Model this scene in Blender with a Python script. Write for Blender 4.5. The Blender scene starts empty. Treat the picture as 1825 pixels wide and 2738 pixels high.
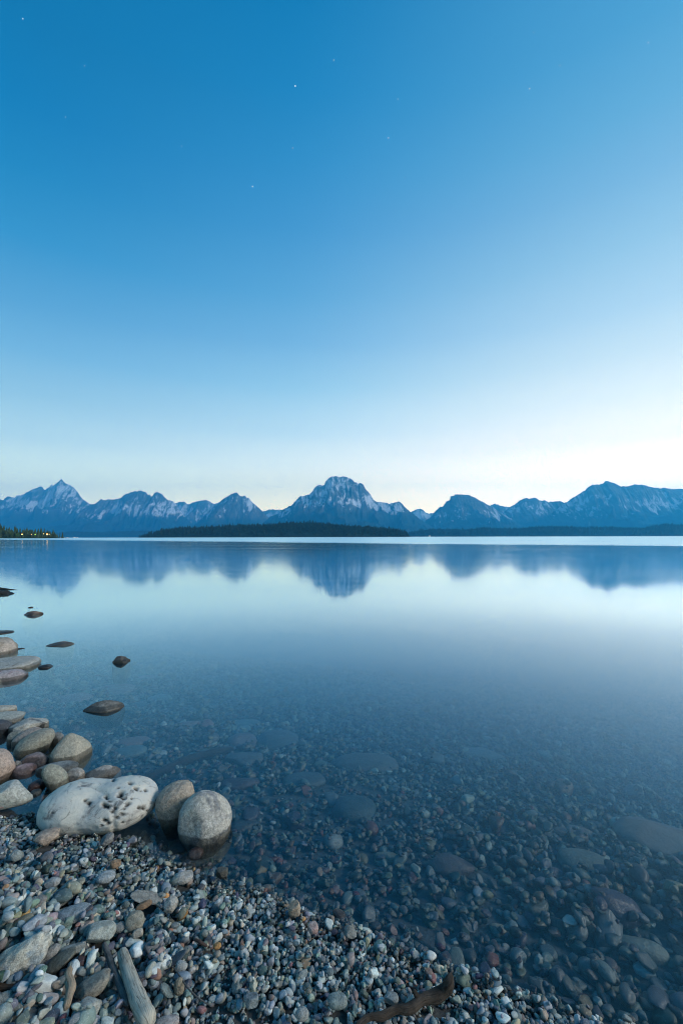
import bpy, bmesh, math, random
import numpy as np
from mathutils import Vector, Matrix, Euler

R = math.radians
rng = np.random.default_rng(7)
scene = bpy.context.scene
COL = scene.collection

# ------------------------------------------------------------------ camera
F = 1140.6                 # focal length, in pixels of an 1825 px wide picture
CX, HY = 912.5, 1435.5     # picture column of the view axis, row of the horizon
ROLL = -0.0027
CAMH = 1.0
cam = bpy.data.cameras.new('camera')
cam.sensor_fit = 'HORIZONTAL'
cam.sensor_width = 24.0
cam.lens = 15.0
cam.shift_y = 66.5 / 1825.0
cam.clip_start = 0.05
cam.clip_end = 120000.0
cam.dof.use_dof = True
cam.dof.focus_distance = 1.9
cam.dof.aperture_fstop = 14.0
camo = bpy.data.objects.new('camera', cam)
camo.location = (0, 0, CAMH)
camo.rotation_euler = (math.pi / 2, -ROLL, 0)
COL.objects.link(camo)
scene.camera = camo

# ------------------------------------------------------------------ sky
SUN_AZ, SUN_EL = R(104), R(27)       # the soft glow left after sunset, to the right
world = bpy.data.worlds.new('World')
scene.world = world
world.use_nodes = True


def lin(c):
    c = c / 255.0
    return c / 12.92 if c <= 0.04045 else ((c + 0.055) / 1.055) ** 2.4


def srgb(r, g, b):
    return (lin(r), lin(g), lin(b), 1.0)


def build_world():
    nt = world.node_tree
    nt.nodes.clear()
    N = nt.nodes.new
    L = nt.links.new

    def M(op, a, b=None, clamp=False):
        n = N('ShaderNodeMath')
        n.operation = op
        n.use_clamp = clamp
        for k, v in enumerate((a, b)):
            if v is None:
                continue
            if isinstance(v, (int, float)):
                n.inputs[k].default_value = v
            else:
                L(v, n.inputs[k])
        return n.outputs[0]

    out = N('ShaderNodeOutputWorld')
    bg = N('ShaderNodeBackground')
    bg.inputs['Strength'].default_value = 1.0
    tc = N('ShaderNodeTexCoord')
    sep = N('ShaderNodeSeparateXYZ')
    nrm = N('ShaderNodeVectorMath')
    nrm.operation = 'NORMALIZE'
    L(tc.outputs['Generated'], nrm.inputs[0])
    L(nrm.outputs[0], sep.inputs[0])
    x, y, z = sep.outputs
    el = M('MULTIPLY', M('ARCSINE', z), 180 / math.pi)
    hor = M('MAXIMUM', M('SQRT', M('ADD', M('MULTIPLY', x, x), M('MULTIPLY', y, y))), 1e-4)
    ca = M('DIVIDE', M('ADD', M('MULTIPLY', x, math.sin(SKY_AZ)), M('MULTIPLY', y, math.cos(SKY_AZ))), hor)
    def ramp(stops):
        r = N('ShaderNodeValToRGB')
        r.color_ramp.interpolation = 'LINEAR'
        e = r.color_ramp.elements
        while len(e) > 1:
            e.remove(e[-1])
        for k, (deg, c) in enumerate(stops):
            p = (deg + 10) / 100.0
            if k == 0:
                e[0].position = p
                e[0].color = c
            else:
                e.new(p).color = c
        L(M('DIVIDE', M('ADD', el, 10.0), 100.0, True), r.inputs[0])
        return r.outputs[0]

    def mixc(f, a, b):
        m = N('ShaderNodeMix')
        m.data_type = 'RGBA'
        L(f, m.inputs['Factor'])
        L(a, m.inputs[6])
        L(b, m.inputs[7])
        return m.outputs[2]

    def step(v, a, b):
        r = N('ShaderNodeMapRange')
        r.interpolation_type = 'SMOOTHSTEP'
        L(v, r.inputs[0])
        r.inputs[1].default_value = a
        r.inputs[2].default_value = b
        return r.outputs[0]

    col = mixc(step(ca, -0.55, 0.42), ramp(SKY_AWAY), ramp(SKY_MID))
    col = mixc(step(ca, 0.1, 0.95), col, ramp(SKY_SUN))
    sky = N('ShaderNodeTexSky')
    sky.sky_type = 'NISHITA'
    sky.sun_disc = False
    sky.sun_elevation = R(1.0)
    sky.sun_rotation = SKY_AZ
    sky.altitude = 2000
    sc = N('ShaderNodeVectorMath')
    sc.operation = 'SCALE'
    L(sky.outputs[0], sc.inputs[0])
    sc.inputs['Scale'].default_value = 0.01
    add = N('ShaderNodeMix')
    add.data_type = 'RGBA'
    add.blend_type = 'ADD'
    add.inputs['Factor'].default_value = 1.0
    L(col, add.inputs[6])
    L(sc.outputs[0], add.inputs[7])
    L(add.outputs[2], bg.inputs['Color'])
    L(bg.outputs[0], out.inputs[0])


SKY_AZ = R(75)
HAZE_DENS = 6.8e-5
HAZE_FAR, HAZE_TOP = 19500.0, 2350.0


def through(stops, glow):
    """sky colours as they must be beyond the haze so that they look as measured from the shore"""
    out = []
    for el, c in stops:
        c = c if len(c) == 4 else srgb(*c)
        hi = min(1.0, max(0.0, (el - 8) / 25.0))
        c = tuple(c[k] * (1 - hi * (0.11, 0.06, 0.07)[k]) for k in range(3))
        ln = HAZE_FAR * 1.1 if el <= 0 else min(HAZE_FAR * 1.1, HAZE_TOP / math.sin(R(el)))
        T = math.exp(-HAZE_DENS * ln)
        out.append((el, tuple(max(0.0, (c[k] - (1 - T) * glow[k]) / T) for k in range(3)) + (1.0,)))
    return out


SKY_AWAY = through([(-10, (170, 195, 205)), (0, (212, 222, 220)), (4.2, (203, 221, 225)), (7.1, (186, 215, 225)), (10.7, (166, 206, 228)), (15.3, (140, 191, 223)),
                    (19.7, (112, 176, 220)), (23.9, (90, 162, 213)), (29.7, (54, 146, 204)), (34.9, (34, 134, 194)), (39.5, (10, 124, 186)), (44.9, (3, 117, 176)),
                    (60, (0, 110, 166)), (90, (8, 112, 170))], (0.03, 0.21, 0.49))
SKY_MID = through([(-10, (190, 205, 208)), (0, (238, 232, 213)), (2.8, (234, 233, 219)), (9.2, (218, 234, 239)), (13.4, (190, 222, 240)), (19.1, (156, 205, 234)),
                   (24.4, (126, 184, 226)), (29.3, (105, 172, 220)), (35.8, (80, 156, 212)), (41.4, (60, 146, 204)), (46.2, (42, 136, 196)), (51.5, (30, 126, 186)),
                   (65, (16, 116, 176)), (90, (8, 112, 170))], (0.05, 0.26, 0.53))
SKY_SUN = through([(-10, (215, 212, 200)), (0, (1.22, 1.15, 1.03, 1)), (5.8, (1.14, 1.12, 1.09, 1)), (10.7, (0.98, 0.99, 1.0, 1)), (15.3, (234, 246, 250)), (19.7, (210, 232, 244)),
                   (23.9, (186, 219, 241)), (29.7, (160, 204, 233)), (34.9, (134, 188, 226)), (39.5, (112, 178, 220)), (44.9, (90, 165, 213)), (60, (56, 142, 198)),
                   (90, (8, 112, 170))], (0.08, 0.35, 0.63))
build_world()

sun = bpy.data.lights.new('dusk_glow', 'SUN')
sun.energy = 3.8
sun.angle = R(15)
sun.color = (1.0, 0.93, 0.83)
suno = bpy.data.objects.new('dusk_glow', sun)
sd = Vector((math.sin(SUN_AZ) * math.cos(SUN_EL), math.cos(SUN_AZ) * math.cos(SUN_EL), math.sin(SUN_EL)))
suno.rotation_euler = sd.to_track_quat('Z', 'Y').to_euler()
COL.objects.link(suno)

scene.view_settings.view_transform = 'Standard'
scene.view_settings.look = 'None'
scene.view_settings.exposure = 0.0
scene.view_settings.gamma = 1.0
scene.view_settings.use_curve_mapping = False
scene.render.engine = 'CYCLES'
cy = scene.cycles
cy.use_denoising = True
cy.filter_width = 1.05
cy.max_bounces = 8
cy.diffuse_bounces = 3
cy.glossy_bounces = 3
cy.transmission_bounces = 4
cy.transparent_max_bounces = 12
cy.volume_bounces = 1
cy.sample_clamp_indirect = 4.0

# ------------------------------------------------------------------ helpers


def ray(px, py):
    """direction (per metre of depth) of a picture point of the photograph"""
    x, y = (px - CX) / F, (HY - py) / F
    return x * math.cos(ROLL) - y * math.sin(ROLL), x * math.sin(ROLL) + y * math.cos(ROLL)


def tag(o, label=None, cat=None, group=None, kind=None):
    if label:
        o['label'] = label
    if cat:
        o['category'] = cat
    if group:
        o['group'] = group
    if kind:
        o['kind'] = kind
    return o


def link(name, me, parent=None, loc=None):
    o = bpy.data.objects.new(name, me)
    COL.objects.link(o)
    if parent is not None:
        o.parent = parent
    if loc is not None:
        o.location = loc
    return o


def mesh(name, V, Fc, mat=None, smooth=True):
    me = bpy.data.meshes.new(name)
    V = np.asarray(V, np.float32)
    if isinstance(Fc, np.ndarray):
        n, k = Fc.shape
        me.vertices.add(len(V))
        me.vertices.foreach_set('co', V.ravel())
        me.loops.add(n * k)
        me.loops.foreach_set('vertex_index', Fc.astype(np.int32).ravel())
        me.polygons.add(n)
        me.polygons.foreach_set('loop_start', np.arange(0, n * k, k, dtype=np.int32))
        me.update(calc_edges=True)
    else:
        me.from_pydata([tuple(v) for v in V], [], Fc)
    me.validate()
    me.polygons.foreach_set('use_smooth', np.full(len(me.polygons), smooth, bool))
    if mat is not None:
        me.materials.append(mat)
    me.update()
    return me


def hash3(i, j, k, seed):
    h = (i.astype(np.int64) * 374761393 + j.astype(np.int64) * 668265263 + k.astype(np.int64) * 2147483647 + seed * 1274126177) & 0xFFFFFFFF
    h = ((h ^ (h >> 13)) * 1274126177) & 0xFFFFFFFF
    h = ((h ^ (h >> 16)) * 2246822519) & 0xFFFFFFFF
    h ^= h >> 15
    return (h & 0xFFFFFF).astype(np.float64) / 0xFFFFFF


def vnoise(P, seed=0):
    """value noise in -1..1 at the points P (n,3)"""
    P = np.asarray(P, np.float64)
    i = np.floor(P)
    f = P - i
    f = f * f * f * (f * (f * 6 - 15) + 10)
    i = i.astype(np.int64)
    r = 0
    for dx in (0, 1):
        for dy in (0, 1):
            for dz in (0, 1):
                w = (f[:, 0] if dx else 1 - f[:, 0]) * (f[:, 1] if dy else 1 - f[:, 1]) * (f[:, 2] if dz else 1 - f[:, 2])
                r = r + w * hash3(i[:, 0] + dx, i[:, 1] + dy, i[:, 2] + dz, seed)
    return r * 2 - 1


def fbm(P, seed=0, octv=4, lac=2.03, gain=0.5):
    P = np.asarray(P, np.float64)
    a, s, r = 1.0, 0.0, 0
    for o in range(octv):
        r = r + a * vnoise(P * lac ** o + o * 17.3, seed + o)
        s += a
        a *= gain
    return r / s


def ridged(P, seed=0, octv=5, lac=2.1, gain=0.55):
    a, s, r, w = 1.0, 0.0, 0, 1.0
    for o in range(octv):
        n = 1 - np.abs(vnoise(P * lac ** o + o * 9.1, seed + o)) * 1.6
        n = np.clip(n, 0, 1) ** 2
        r = r + a * n * w
        w = np.clip(n * 1.6, 0.15, 1)
        s += a
        a *= gain
    return r / s


_ico = {}


def ico(sub):
    if sub not in _ico:
        bm = bmesh.new()
        bmesh.ops.create_icosphere(bm, subdivisions=sub, radius=1.0)
        V = np.array([v.co[:] for v in bm.verts])
        V /= np.linalg.norm(V, axis=1)[:, None]
        Fc = np.array([[v.index for v in f.verts] for f in bm.faces])
        bm.free()
        _ico[sub] = (V, Fc)
    V, Fc = _ico[sub]
    return V.copy(), Fc.copy()


class Nodes:
    def __init__(self, name):
        self.mat = bpy.data.materials.new(name)
        self.mat.use_nodes = True
        self.nt = self.mat.node_tree
        self.nt.nodes.clear()
        self.out = self.nt.nodes.new('ShaderNodeOutputMaterial')

    def n(self, typ, **kw):
        nd = self.nt.nodes.new(typ)
        for k, v in kw.items():
            setattr(nd, k, v)
        return nd

    def put(self, sock, v):
        if v is None:
            return
        if hasattr(v, 'is_output') or isinstance(v, bpy.types.NodeSocket):
            self.nt.links.new(v, sock)
        elif isinstance(v, (tuple, list)):
            sock.default_value = tuple(v) if len(v) == len(sock.default_value) else tuple(v) + (1.0,)
        else:
            sock.default_value = v

    def math(self, op, a, b=None, c=None, clamp=False):
        nd = self.n('ShaderNodeMath', operation=op, use_clamp=clamp)
        for k, v in enumerate((a, b, c)):
            self.put(nd.inputs[k], v)
        return nd.outputs[0]

    def rng(self, v, a, b, c=0.0, d=1.0, smooth=True):
        nd = self.n('ShaderNodeMapRange', interpolation_type='SMOOTHSTEP' if smooth else 'LINEAR')
        for k, x in zip(('Value', 'From Min', 'From Max', 'To Min', 'To Max'), (v, a, b, c, d)):
            self.put(nd.inputs[k], x)
        return nd.outputs[0]

    def mix(self, f, a, b, blend='MIX'):
        nd = self.n('ShaderNodeMix', data_type='RGBA', blend_type=blend)
        self.put(nd.inputs[0], f)
        self.put(nd.inputs[6], a)
        self.put(nd.inputs[7], b)
        return nd.outputs[2]

    def noise(self, vec, scale, detail=4, rough=0.55, dist=0.0):
        nd = self.n('ShaderNodeTexNoise')
        self.put(nd.inputs['Vector'], vec)
        nd.inputs['Scale'].default_value = scale
        nd.inputs['Detail'].default_value = detail
        nd.inputs['Roughness'].default_value = rough
        nd.inputs['Distortion'].default_value = dist
        return nd.outputs[0]

    def vec(self, v, scale=(1, 1, 1), loc=(0, 0, 0)):
        nd = self.n('ShaderNodeMapping')
        self.put(nd.inputs['Vector'], v)
        nd.inputs['Scale'].default_value = scale
        nd.inputs['Location'].default_value = loc
        return nd.outputs[0]

    def bump(self, h, strength=0.3, dist=0.01):
        nd = self.n('ShaderNodeBump')
        self.put(nd.inputs['Height'], h)
        nd.inputs['Strength'].default_value = strength
        nd.inputs['Distance'].default_value = dist
        return nd.outputs[0]

    def bsdf(self, color, rough=0.8, normal=None, spec=0.4, **kw):
        nd = self.n('ShaderNodeBsdfPrincipled')
        self.put(nd.inputs['Base Color'], color)
        self.put(nd.inputs['Roughness'], rough)
        self.put(nd.inputs['Specular IOR Level'], spec)
        if normal is not None:
            self.put(nd.inputs['Normal'], normal)
        self.nt.links.new(nd.outputs[0], self.out.inputs['Surface'])
        return nd

    def pos(self):
        return self.n('ShaderNodeNewGeometry').outputs['Position']

    def objco(self):
        return self.n('ShaderNodeTexCoord').outputs['Object']

    def sepz(self, v):
        nd = self.n('ShaderNodeSeparateXYZ')
        self.put(nd.inputs[0], v)
        return nd.outputs


WETZ = 0.024


def wet(N, col, rough, co, strength=0.4, z0=WETZ, under=0.35):
    """stone soaked up to just above the water line is darker and glossier; below it a dark reflection is painted in"""
    z = N.sepz(N.pos())[2]
    nz = N.noise(co, 30.0, 2)
    zz = N.math('ADD', z, N.math('MULTIPLY', N.math('SUBTRACT', nz, 0.5), 0.012))
    w = N.rng(zz, z0 - 0.003, z0 + 0.004, 1.0, 0.0)
    dp = N.rng(z, -0.03, z0, under, 1.0)  # darkening with depth, painted in for the dark reflection under rocks
    dc = N.n('ShaderNodeCombineColor')
    for k, f in enumerate((strength, strength * 0.98, strength * 0.95)):
        N.put(dc.inputs[k], N.math('MULTIPLY', dp, f))
    dark = N.mix(1.0, col, dc.outputs[0], 'MULTIPLY')
    return N.mix(w, col, dark), N.math('ADD', rough, N.math('MULTIPLY', w, -0.42), clamp=True)


def rock_mat(ca, cb, seed, speckle=0.4, vein=0.15, under=0.35, scale=1.0, patch=None, stain=None):
    N = Nodes('stone_surface')
    co = N.vec(N.objco(), loc=(seed * 3.7, seed * 1.3, seed * 2.1))
    big = N.noise(co, 7.0 * scale, 5, 0.6)
    fine = N.noise(co, 90.0 * scale, 4, 0.7)
    grain = N.noise(co, 420.0 * scale, 2, 0.6)
    c = N.mix(N.rng(big, 0.36, 0.66), ca, cb)
    if patch:
        pn = N.noise(co, 11.0 * scale, 4, 0.6, 0.4)
        c = N.mix(N.rng(pn, 0.54, 0.62), c, patch)
    if stain:
        sn = N.noise(co, 17.0 * scale, 5, 0.65, 0.6)
        c = N.mix(N.math('MULTIPLY', N.rng(sn, 0.55, 0.7), 0.85), c, stain)
    if vein:
        vn = N.noise(co, 6.0 * scale, 3, 0.55, 1.2)
        vm = N.rng(N.math('ABSOLUTE', N.math('SUBTRACT', vn, 0.5)), 0.0, 0.014, 1.0, 0.0)
        c = N.mix(N.math('MULTIPLY', vm, vein), c, (0.05, 0.05, 0.05, 1))
    g = N.rng(fine, 0.35, 0.7, 1.0 - speckle, 1.0 + speckle * 0.6, False)
    g = N.math('MULTIPLY', g, N.rng(grain, 0.35, 0.65, 1.0 - speckle * 0.6, 1.0 + speckle * 0.5, False))
    cc = N.n('ShaderNodeCombineColor')
    for k in range(3):
        N.put(cc.inputs[k], g)
    c = N.mix(1.0, c, cc.outputs[0], 'MULTIPLY')
    c, r = wet(N, c, 0.82, co, 0.4 if under < 1 else 0.55, WETZ, under)
    h = N.math('ADD', N.math('MULTIPLY', fine, 0.7), N.math('MULTIPLY', grain, 0.25))
    h = N.math('ADD', h, N.math('MULTIPLY', big, 1.2))
    N.bsdf(c, r, N.bump(h, 0.8, 0.008), 0.35)
    return N.mat


def pebble_mat():
    N = Nodes('pebble_surface')
    at = N.n('ShaderNodeAttribute', attribute_type='INSTANCER', attribute_name='col')
    co = N.objco()
    co2 = N.n('ShaderNodeVectorMath', operation='ADD')
    N.put(co2.inputs[0], co)
    sc = N.n('ShaderNodeVectorMath', operation='SCALE')
    N.put(sc.inputs[0], at.outputs['Color'])
    sc.inputs['Scale'].default_value = 91.0
    N.put(co2.inputs[1], sc.outputs[0])
    co = co2.outputs[0]
    n1 = N.noise(co, 1.6, 4, 0.65, 0.3)
    n2 = N.noise(co, 9.0, 3, 0.7)
    g = N.math('MULTIPLY', N.rng(n1, 0.3, 0.7, 0.72, 1.25, False), N.rng(n2, 0.3, 0.7, 0.82, 1.15, False))
    cc = N.n('ShaderNodeCombineColor')
    for k in range(3):
        N.put(cc.inputs[k], g)
    c = N.mix(1.0, at.outputs['Color'], cc.outputs[0], 'MULTIPLY')
    vm = N.rng(N.math('ABSOLUTE', N.math('SUBTRACT', N.noise(co, 0.9, 2, 0.5, 0.8), 0.5)), 0.0, 0.012, 0.35, 0.0)
    c = N.mix(vm, c, (0.6, 0.6, 0.58, 1))
    c, r = wet(N, c, 0.78, co, 0.40, 0.010, 1.0)
    N.bsdf(c, r, N.bump(N.math('ADD', n2, n1), 0.25, 0.25), 0.4)
    return N.mat


# ------------------------------------------------------------------ shore line and ground height
SHORE_PX = [(0, 2128), (55, 2152), (95, 2190), (150, 2228), (240, 2242), (335, 2252), (400, 2290), (470, 2332), (560, 2352), (650, 2387),
            (740, 2417), (820, 2451), (900, 2482), (1000, 2521), (1100, 2566), (1200, 2600), (1330, 2652), (1450, 2694), (1590, 2742), (1760, 2810)]


def on_plane(px, py, z):
    x, t = ray(px, py)
    Y = (z - CAMH) / t
    return x * Y, Y


shore = [(-1500, 1400), (-900, 900), (-300, 220), (-60, 44), (-16, 11), (-6.2, 5.0), (-3.2, 2.9), (-1.9, 2.05)]
shore += [on_plane(px, py, 0.0) for px, py in SHORE_PX]
lx, ly = shore[-1]
shore += [(lx + 0.16, ly - 0.2), (lx + 2, ly - 3), (lx + 20, ly - 32), (lx + 500, ly - 700), (3000, -4000)]
SH = np.array(shore)
POLY = np.array(shore + [(3000, -9000), (-9000, -9000), (-9000, 1400)])


def shore_dist(X, Y):
    X = np.asarray(X, np.float64)
    Y = np.asarray(Y, np.float64)
    d = np.full(X.shape, 1e18)
    for (x0, y0), (x1, y1) in zip(SH[:-1], SH[1:]):
        dx, dy = x1 - x0, y1 - y0
        t = np.clip(((X - x0) * dx + (Y - y0) * dy) / (dx * dx + dy * dy), 0, 1)
        d = np.minimum(d, (X - x0 - t * dx) ** 2 + (Y - y0 - t * dy) ** 2)
    ins = np.zeros(X.shape, bool)
    n = len(POLY)
    for k in range(n):
        x0, y0 = POLY[k]
        x1, y1 = POLY[(k + 1) % n]
        if y0 == y1:
            continue
        c = ((y0 > Y) != (y1 > Y)) & (X < (x1 - x0) * (Y - y0) / (y1 - y0) + x0)
        ins ^= c
    return np.where(ins, 1, -1) * np.sqrt(d)


LOOSE = 0.032       # thickness of the loose gravel lying on the beach


def ground(X, Y):
    X = np.asarray(X, np.float64)
    Y = np.asarray(Y, np.float64)
    s = shore_dist(X, Y)
    si = np.maximum(s, 0)
    so = np.maximum(-s, 0)
    up = 0.052 * (1 - np.exp(-si / 0.05)) + 0.05 * np.minimum(si, 1.2) + 0.03 * np.clip(si - 1.2, 0, 60)
    dn = 0.055 * (1 - np.exp(-so / 0.10)) + 0.085 * np.minimum(so, 0.8) + 0.19 * np.clip(so - 0.8, 0, 3.2) + 0.20 * np.clip(so - 4, 0, 12) + 0.08 * np.clip(so - 16, 0, 150)
    z = np.where(s > 0, up, -dn)
    P = np.stack([X.ravel(), Y.ravel(), np.zeros(X.size)], 1)
    lump = fbm(P * 3.1, 5, 3).reshape(X.shape) * 0.012 * np.clip(np.abs(s) / 0.1, 0, 1)
    near = np.exp(-(X ** 2 + Y ** 2) / 400)
    return z + lump * near - 0.008 - LOOSE * (1 - np.exp(-si / 0.04))


def ground1(x, y):
    return float(ground(np.array([x]), np.array([y]))[0])


def hit(px, py, dz=0.0):
    """the ground point seen at a picture position"""
    x, t = ray(px, py)
    Y = (0.0 - CAMH) / t
    for _ in range(12):
        Y = (ground1(x * Y, Y) + dz - CAMH) / t
    return x * Y, Y, ground1(x * Y, Y)


def spaced(inner, step, outer, growth):
    a = list(np.arange(0, inner + 1e-9, step))
    d = step
    while a[-1] < outer:
        d *= growth
        a.append(a[-1] + d)
    return a


px_ = [min(v, 16500.0) for v in spaced(3.2, 0.03, 16000, 1.12)]
gx = np.array([-v for v in px_[:0:-1]] + px_)
py_ = [min(v, 19200.0) for v in spaced(4.2, 0.03, 19000, 1.12)]
pn_ = [min(v, 2500.0) for v in spaced(0.5, 0.1, 2500, 1.25)]
gy = np.array([-v for v in pn_[:0:-1]] + py_)
GX, GY = np.meshgrid(gx, gy)
GS = shore_dist(GX, GY)
GZ = ground(GX, GY)
gi = np.arange(GX.size).reshape(GX.shape)
quads = np.stack([gi[:-1, :-1], gi[:-1, 1:], gi[1:, 1:], gi[1:, :-1]], -1).reshape(-1, 4)
GV = np.stack([GX, GY, GZ], -1).reshape(-1, 3)
land = (GS.ravel()[quads].max(1) > 0)


def sub_mesh(name, V, q, mat):
    used = np.unique(q)
    remap = np.full(len(V), -1)
    remap[used] = np.arange(len(used))
    return mesh(name, V[used], remap[q], mat)


def ground_mat(ca, cb, name):
    N = Nodes(name)
    co = N.pos()
    n = N.noise(co, 60, 5, 0.7)
    m = N.noise(co, 1.3, 3, 0.5)
    c = N.mix(N.rng(n, 0.3, 0.7), ca, cb)
    c = N.mix(N.math('MULTIPLY', m, 0.5), c, ca)
    N.bsdf(c, 0.9, N.bump(n, 0.6, 0.01), 0.3)
    return N.mat


beach = link('beach', sub_mesh('beach', GV, quads[land], ground_mat((0.035, 0.036, 0.036), (0.09, 0.09, 0.085), 'damp_sand')))
tag(beach, 'grey pebble beach sloping down to the still lake', 'beach', kind='structure')
bed = link('lake_bed', sub_mesh('lake_bed', GV, quads[~land], ground_mat((0.03, 0.036, 0.04), (0.085, 0.09, 0.09), 'lake_silt')))
tag(bed, 'stony bed under the clear shallow water', 'lake bed', kind='structure')

# ------------------------------------------------------------------ water


REFLECT = [(0.0, 1.0), (1.0, 0.02), (0.05, 0.97), (0.10, 0.93), (0.14, 0.82), (0.18, 0.64), (0.225, 0.46), (0.30, 0.28), (0.38, 0.18), (0.47, 0.105), (0.57, 0.06), (0.70, 0.04), (0.80, 0.03)]


def water_mat():
    N = Nodes('lake_water')
    geo = N.n('ShaderNodeNewGeometry')
    P = geo.outputs['Position']
    s = N.sepz(P)
    # wind-ruffled far water, and long thin streaks of ripples in front of it
    dist = s[1]
    skew = N.math('MULTIPLY', s[0], -0.62)
    wob = N.math('MULTIPLY', N.math('SUBTRACT', N.noise(N.vec(P, (0.004, 0.012, 1)), 1.0, 3), 0.5), 60.0)
    edge = N.math('ADD', N.math('ADD', dist, N.math('MULTIPLY', wob, 1.0)), N.math('MULTIPLY', s[0], 0.9))
    far = N.rng(edge, 58.0, 84.0)
    st = N.noise(N.vec(P, (0.035, 0.42, 1)), 1.0, 4, 0.6)
    mid = N.math('MULTIPLY', N.rng(dist, 12.0, 40.0), N.rng(st, 0.5, 0.72))
    st2 = N.noise(N.vec(P, (0.25, 1.6, 1)), 1.0, 3, 0.6)
    near = N.math('MULTIPLY', N.rng(st2, 0.35, 0.7), 0.03)
    rough = N.math('ADD', N.math('ADD', N.rng(dist, 2.0, 12.0, 0.022, 0.072), near), N.math('MULTIPLY', mid, 0.05))
    rough = N.math('MAXIMUM', rough, N.math('MULTIPLY', N.math('MULTIPLY', far, 0.36), N.rng(st, 0.3, 0.7, 0.75, 1.0)))
    gl = N.n('ShaderNodeBsdfAnisotropic')
    gl.distribution = 'MULTI_GGX'
    gl.inputs['Color'].default_value = (0.79, 0.97, 1, 1)
    N.put(gl.inputs['Roughness'], rough)
    tr = N.n('ShaderNodeBsdfTransparent')
    tr.inputs['Color'].default_value = (0.97, 0.985, 0.99, 1)
    # reflectance of calm water against the slope of the line of sight (sine of its angle to the surface)
    dt = N.n('ShaderNodeVectorMath', operation='DOT_PRODUCT')
    N.put(dt.inputs[0], geo.outputs['Incoming'])
    N.put(dt.inputs[1], geo.outputs['Normal'])
    sl = N.math('ABSOLUTE', dt.outputs['Value'])
    fr = N.n('ShaderNodeValToRGB')
    fr.color_ramp.interpolation = 'LINEAR'
    el_ = fr.color_ramp.elements
    for k, (p, v) in enumerate(REFLECT):
        e = el_[k] if k < 2 else el_.new(p)
        e.position = p
        e.color = (v, v, v, 1)
    N.put(fr.inputs[0], sl)
    mx = N.n('ShaderNodeMixShader')
    N.put(mx.inputs[0], fr.outputs[0])
    N.put(mx.inputs[1], tr.outputs[0])
    N.put(mx.inputs[2], gl.outputs[0])
    N.nt.links.new(mx.outputs[0], N.out.inputs['Surface'])
    va = N.n('ShaderNodeVolumeAbsorption')
    va.inputs['Color'].default_value = (0.15, 0.66, 0.88, 1)
    va.inputs['Density'].default_value = 1.5
    vs = N.n('ShaderNodeVolumeScatter')
    vs.inputs['Color'].default_value = (0.02, 0.52, 1.0, 1)
    vs.inputs['Density'].default_value = 0.46
    vs.inputs['Anisotropy'].default_value = 0.3
    ad = N.n('ShaderNodeAddShader')
    N.put(ad.inputs[0], va.outputs[0])
    N.put(ad.inputs[1], vs.outputs[0])
    N.nt.links.new(ad.outputs[0], N.out.inputs['Volume'])
    return N.mat


def box(name, lo, hi, mat):
    V = [(x, y, z) for x in (lo[0], hi[0]) for y in (lo[1], hi[1]) for z in (lo[2], hi[2])]
    Fc = [(0, 1, 3, 2), (4, 6, 7, 5), (0, 4, 5, 1), (2, 3, 7, 6), (0, 2, 6, 4), (1, 5, 7, 3)]
    return mesh(name, V, Fc, mat, False)


water = link('water', box('water', (-16600, -2600, -19.0), (16600, 19300.0, 0.0), water_mat()))
tag(water, 'still clear blue lake water mirroring the sky and mountains', 'lake', kind='structure')

# ------------------------------------------------------------------ haze
HZ = Nodes('dusk_air')
pv = HZ.n('ShaderNodeVolumePrincipled')
pv.inputs['Color'].default_value = (0.05, 0.52, 0.98, 1)
pv.inputs['Density'].default_value = HAZE_DENS
pv.inputs['Anisotropy'].default_value = 0.35
HZ.nt.links.new(pv.outputs[0], HZ.out.inputs['Volume'])
haze = link('haze', box('haze', (-16800, -3200, -24.0), (16800, HAZE_FAR, HAZE_TOP), HZ.mat))
tag(haze, 'thin blue evening haze between the shore and the mountains', 'haze', kind='stuff')

# ------------------------------------------------------------------ mountains


def mountain_mat():
    N = Nodes('mountain_rock')
    at = N.n('ShaderNodeAttribute', attribute_type='GEOMETRY', attribute_name='cover')
    s = N.sepz(at.outputs['Color'])
    co = N.pos()
    n = N.noise(N.vec(co, (1, 0.3, 0.6)), 0.009, 6, 0.72)
    rock = N.mix(N.rng(n, 0.35, 0.65), (0.022, 0.026, 0.03), (0.12, 0.115, 0.11))
    wood = N.mix(N.rng(N.noise(co, 0.02, 4, 0.7), 0.35, 0.65), (0.010, 0.019, 0.016), (0.022, 0.034, 0.028))
    c = N.mix(s[1], rock, wood)
    fine = N.noise(N.vec(co, (1, 0.25, 0.42)), 0.0085, 6, 0.78, 0.5)
    sn = N.rng(N.math('ADD', s[0], N.math('MULTIPLY', N.math('SUBTRACT', fine, 0.5), 1.9)), 0.485, 0.56)
    c = N.mix(N.math('MULTIPLY', sn, 0.82), c, (0.52, 0.57, 0.62))
    N.bsdf(c, 0.9, N.bump(n, 0.5, 30.0), 0.1)
    return N.mat


MM = mountain_mat()


def smooth1(a, sig):
    if sig < 0.3:
        return a.copy()
    r = int(sig * 3) + 1
    k = np.exp(-0.5 * (np.arange(-r, r + 1) / sig) ** 2)
    k /= k.sum()
    return np.convolve(np.pad(a, r, mode='edge'), k, 'valid')


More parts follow.
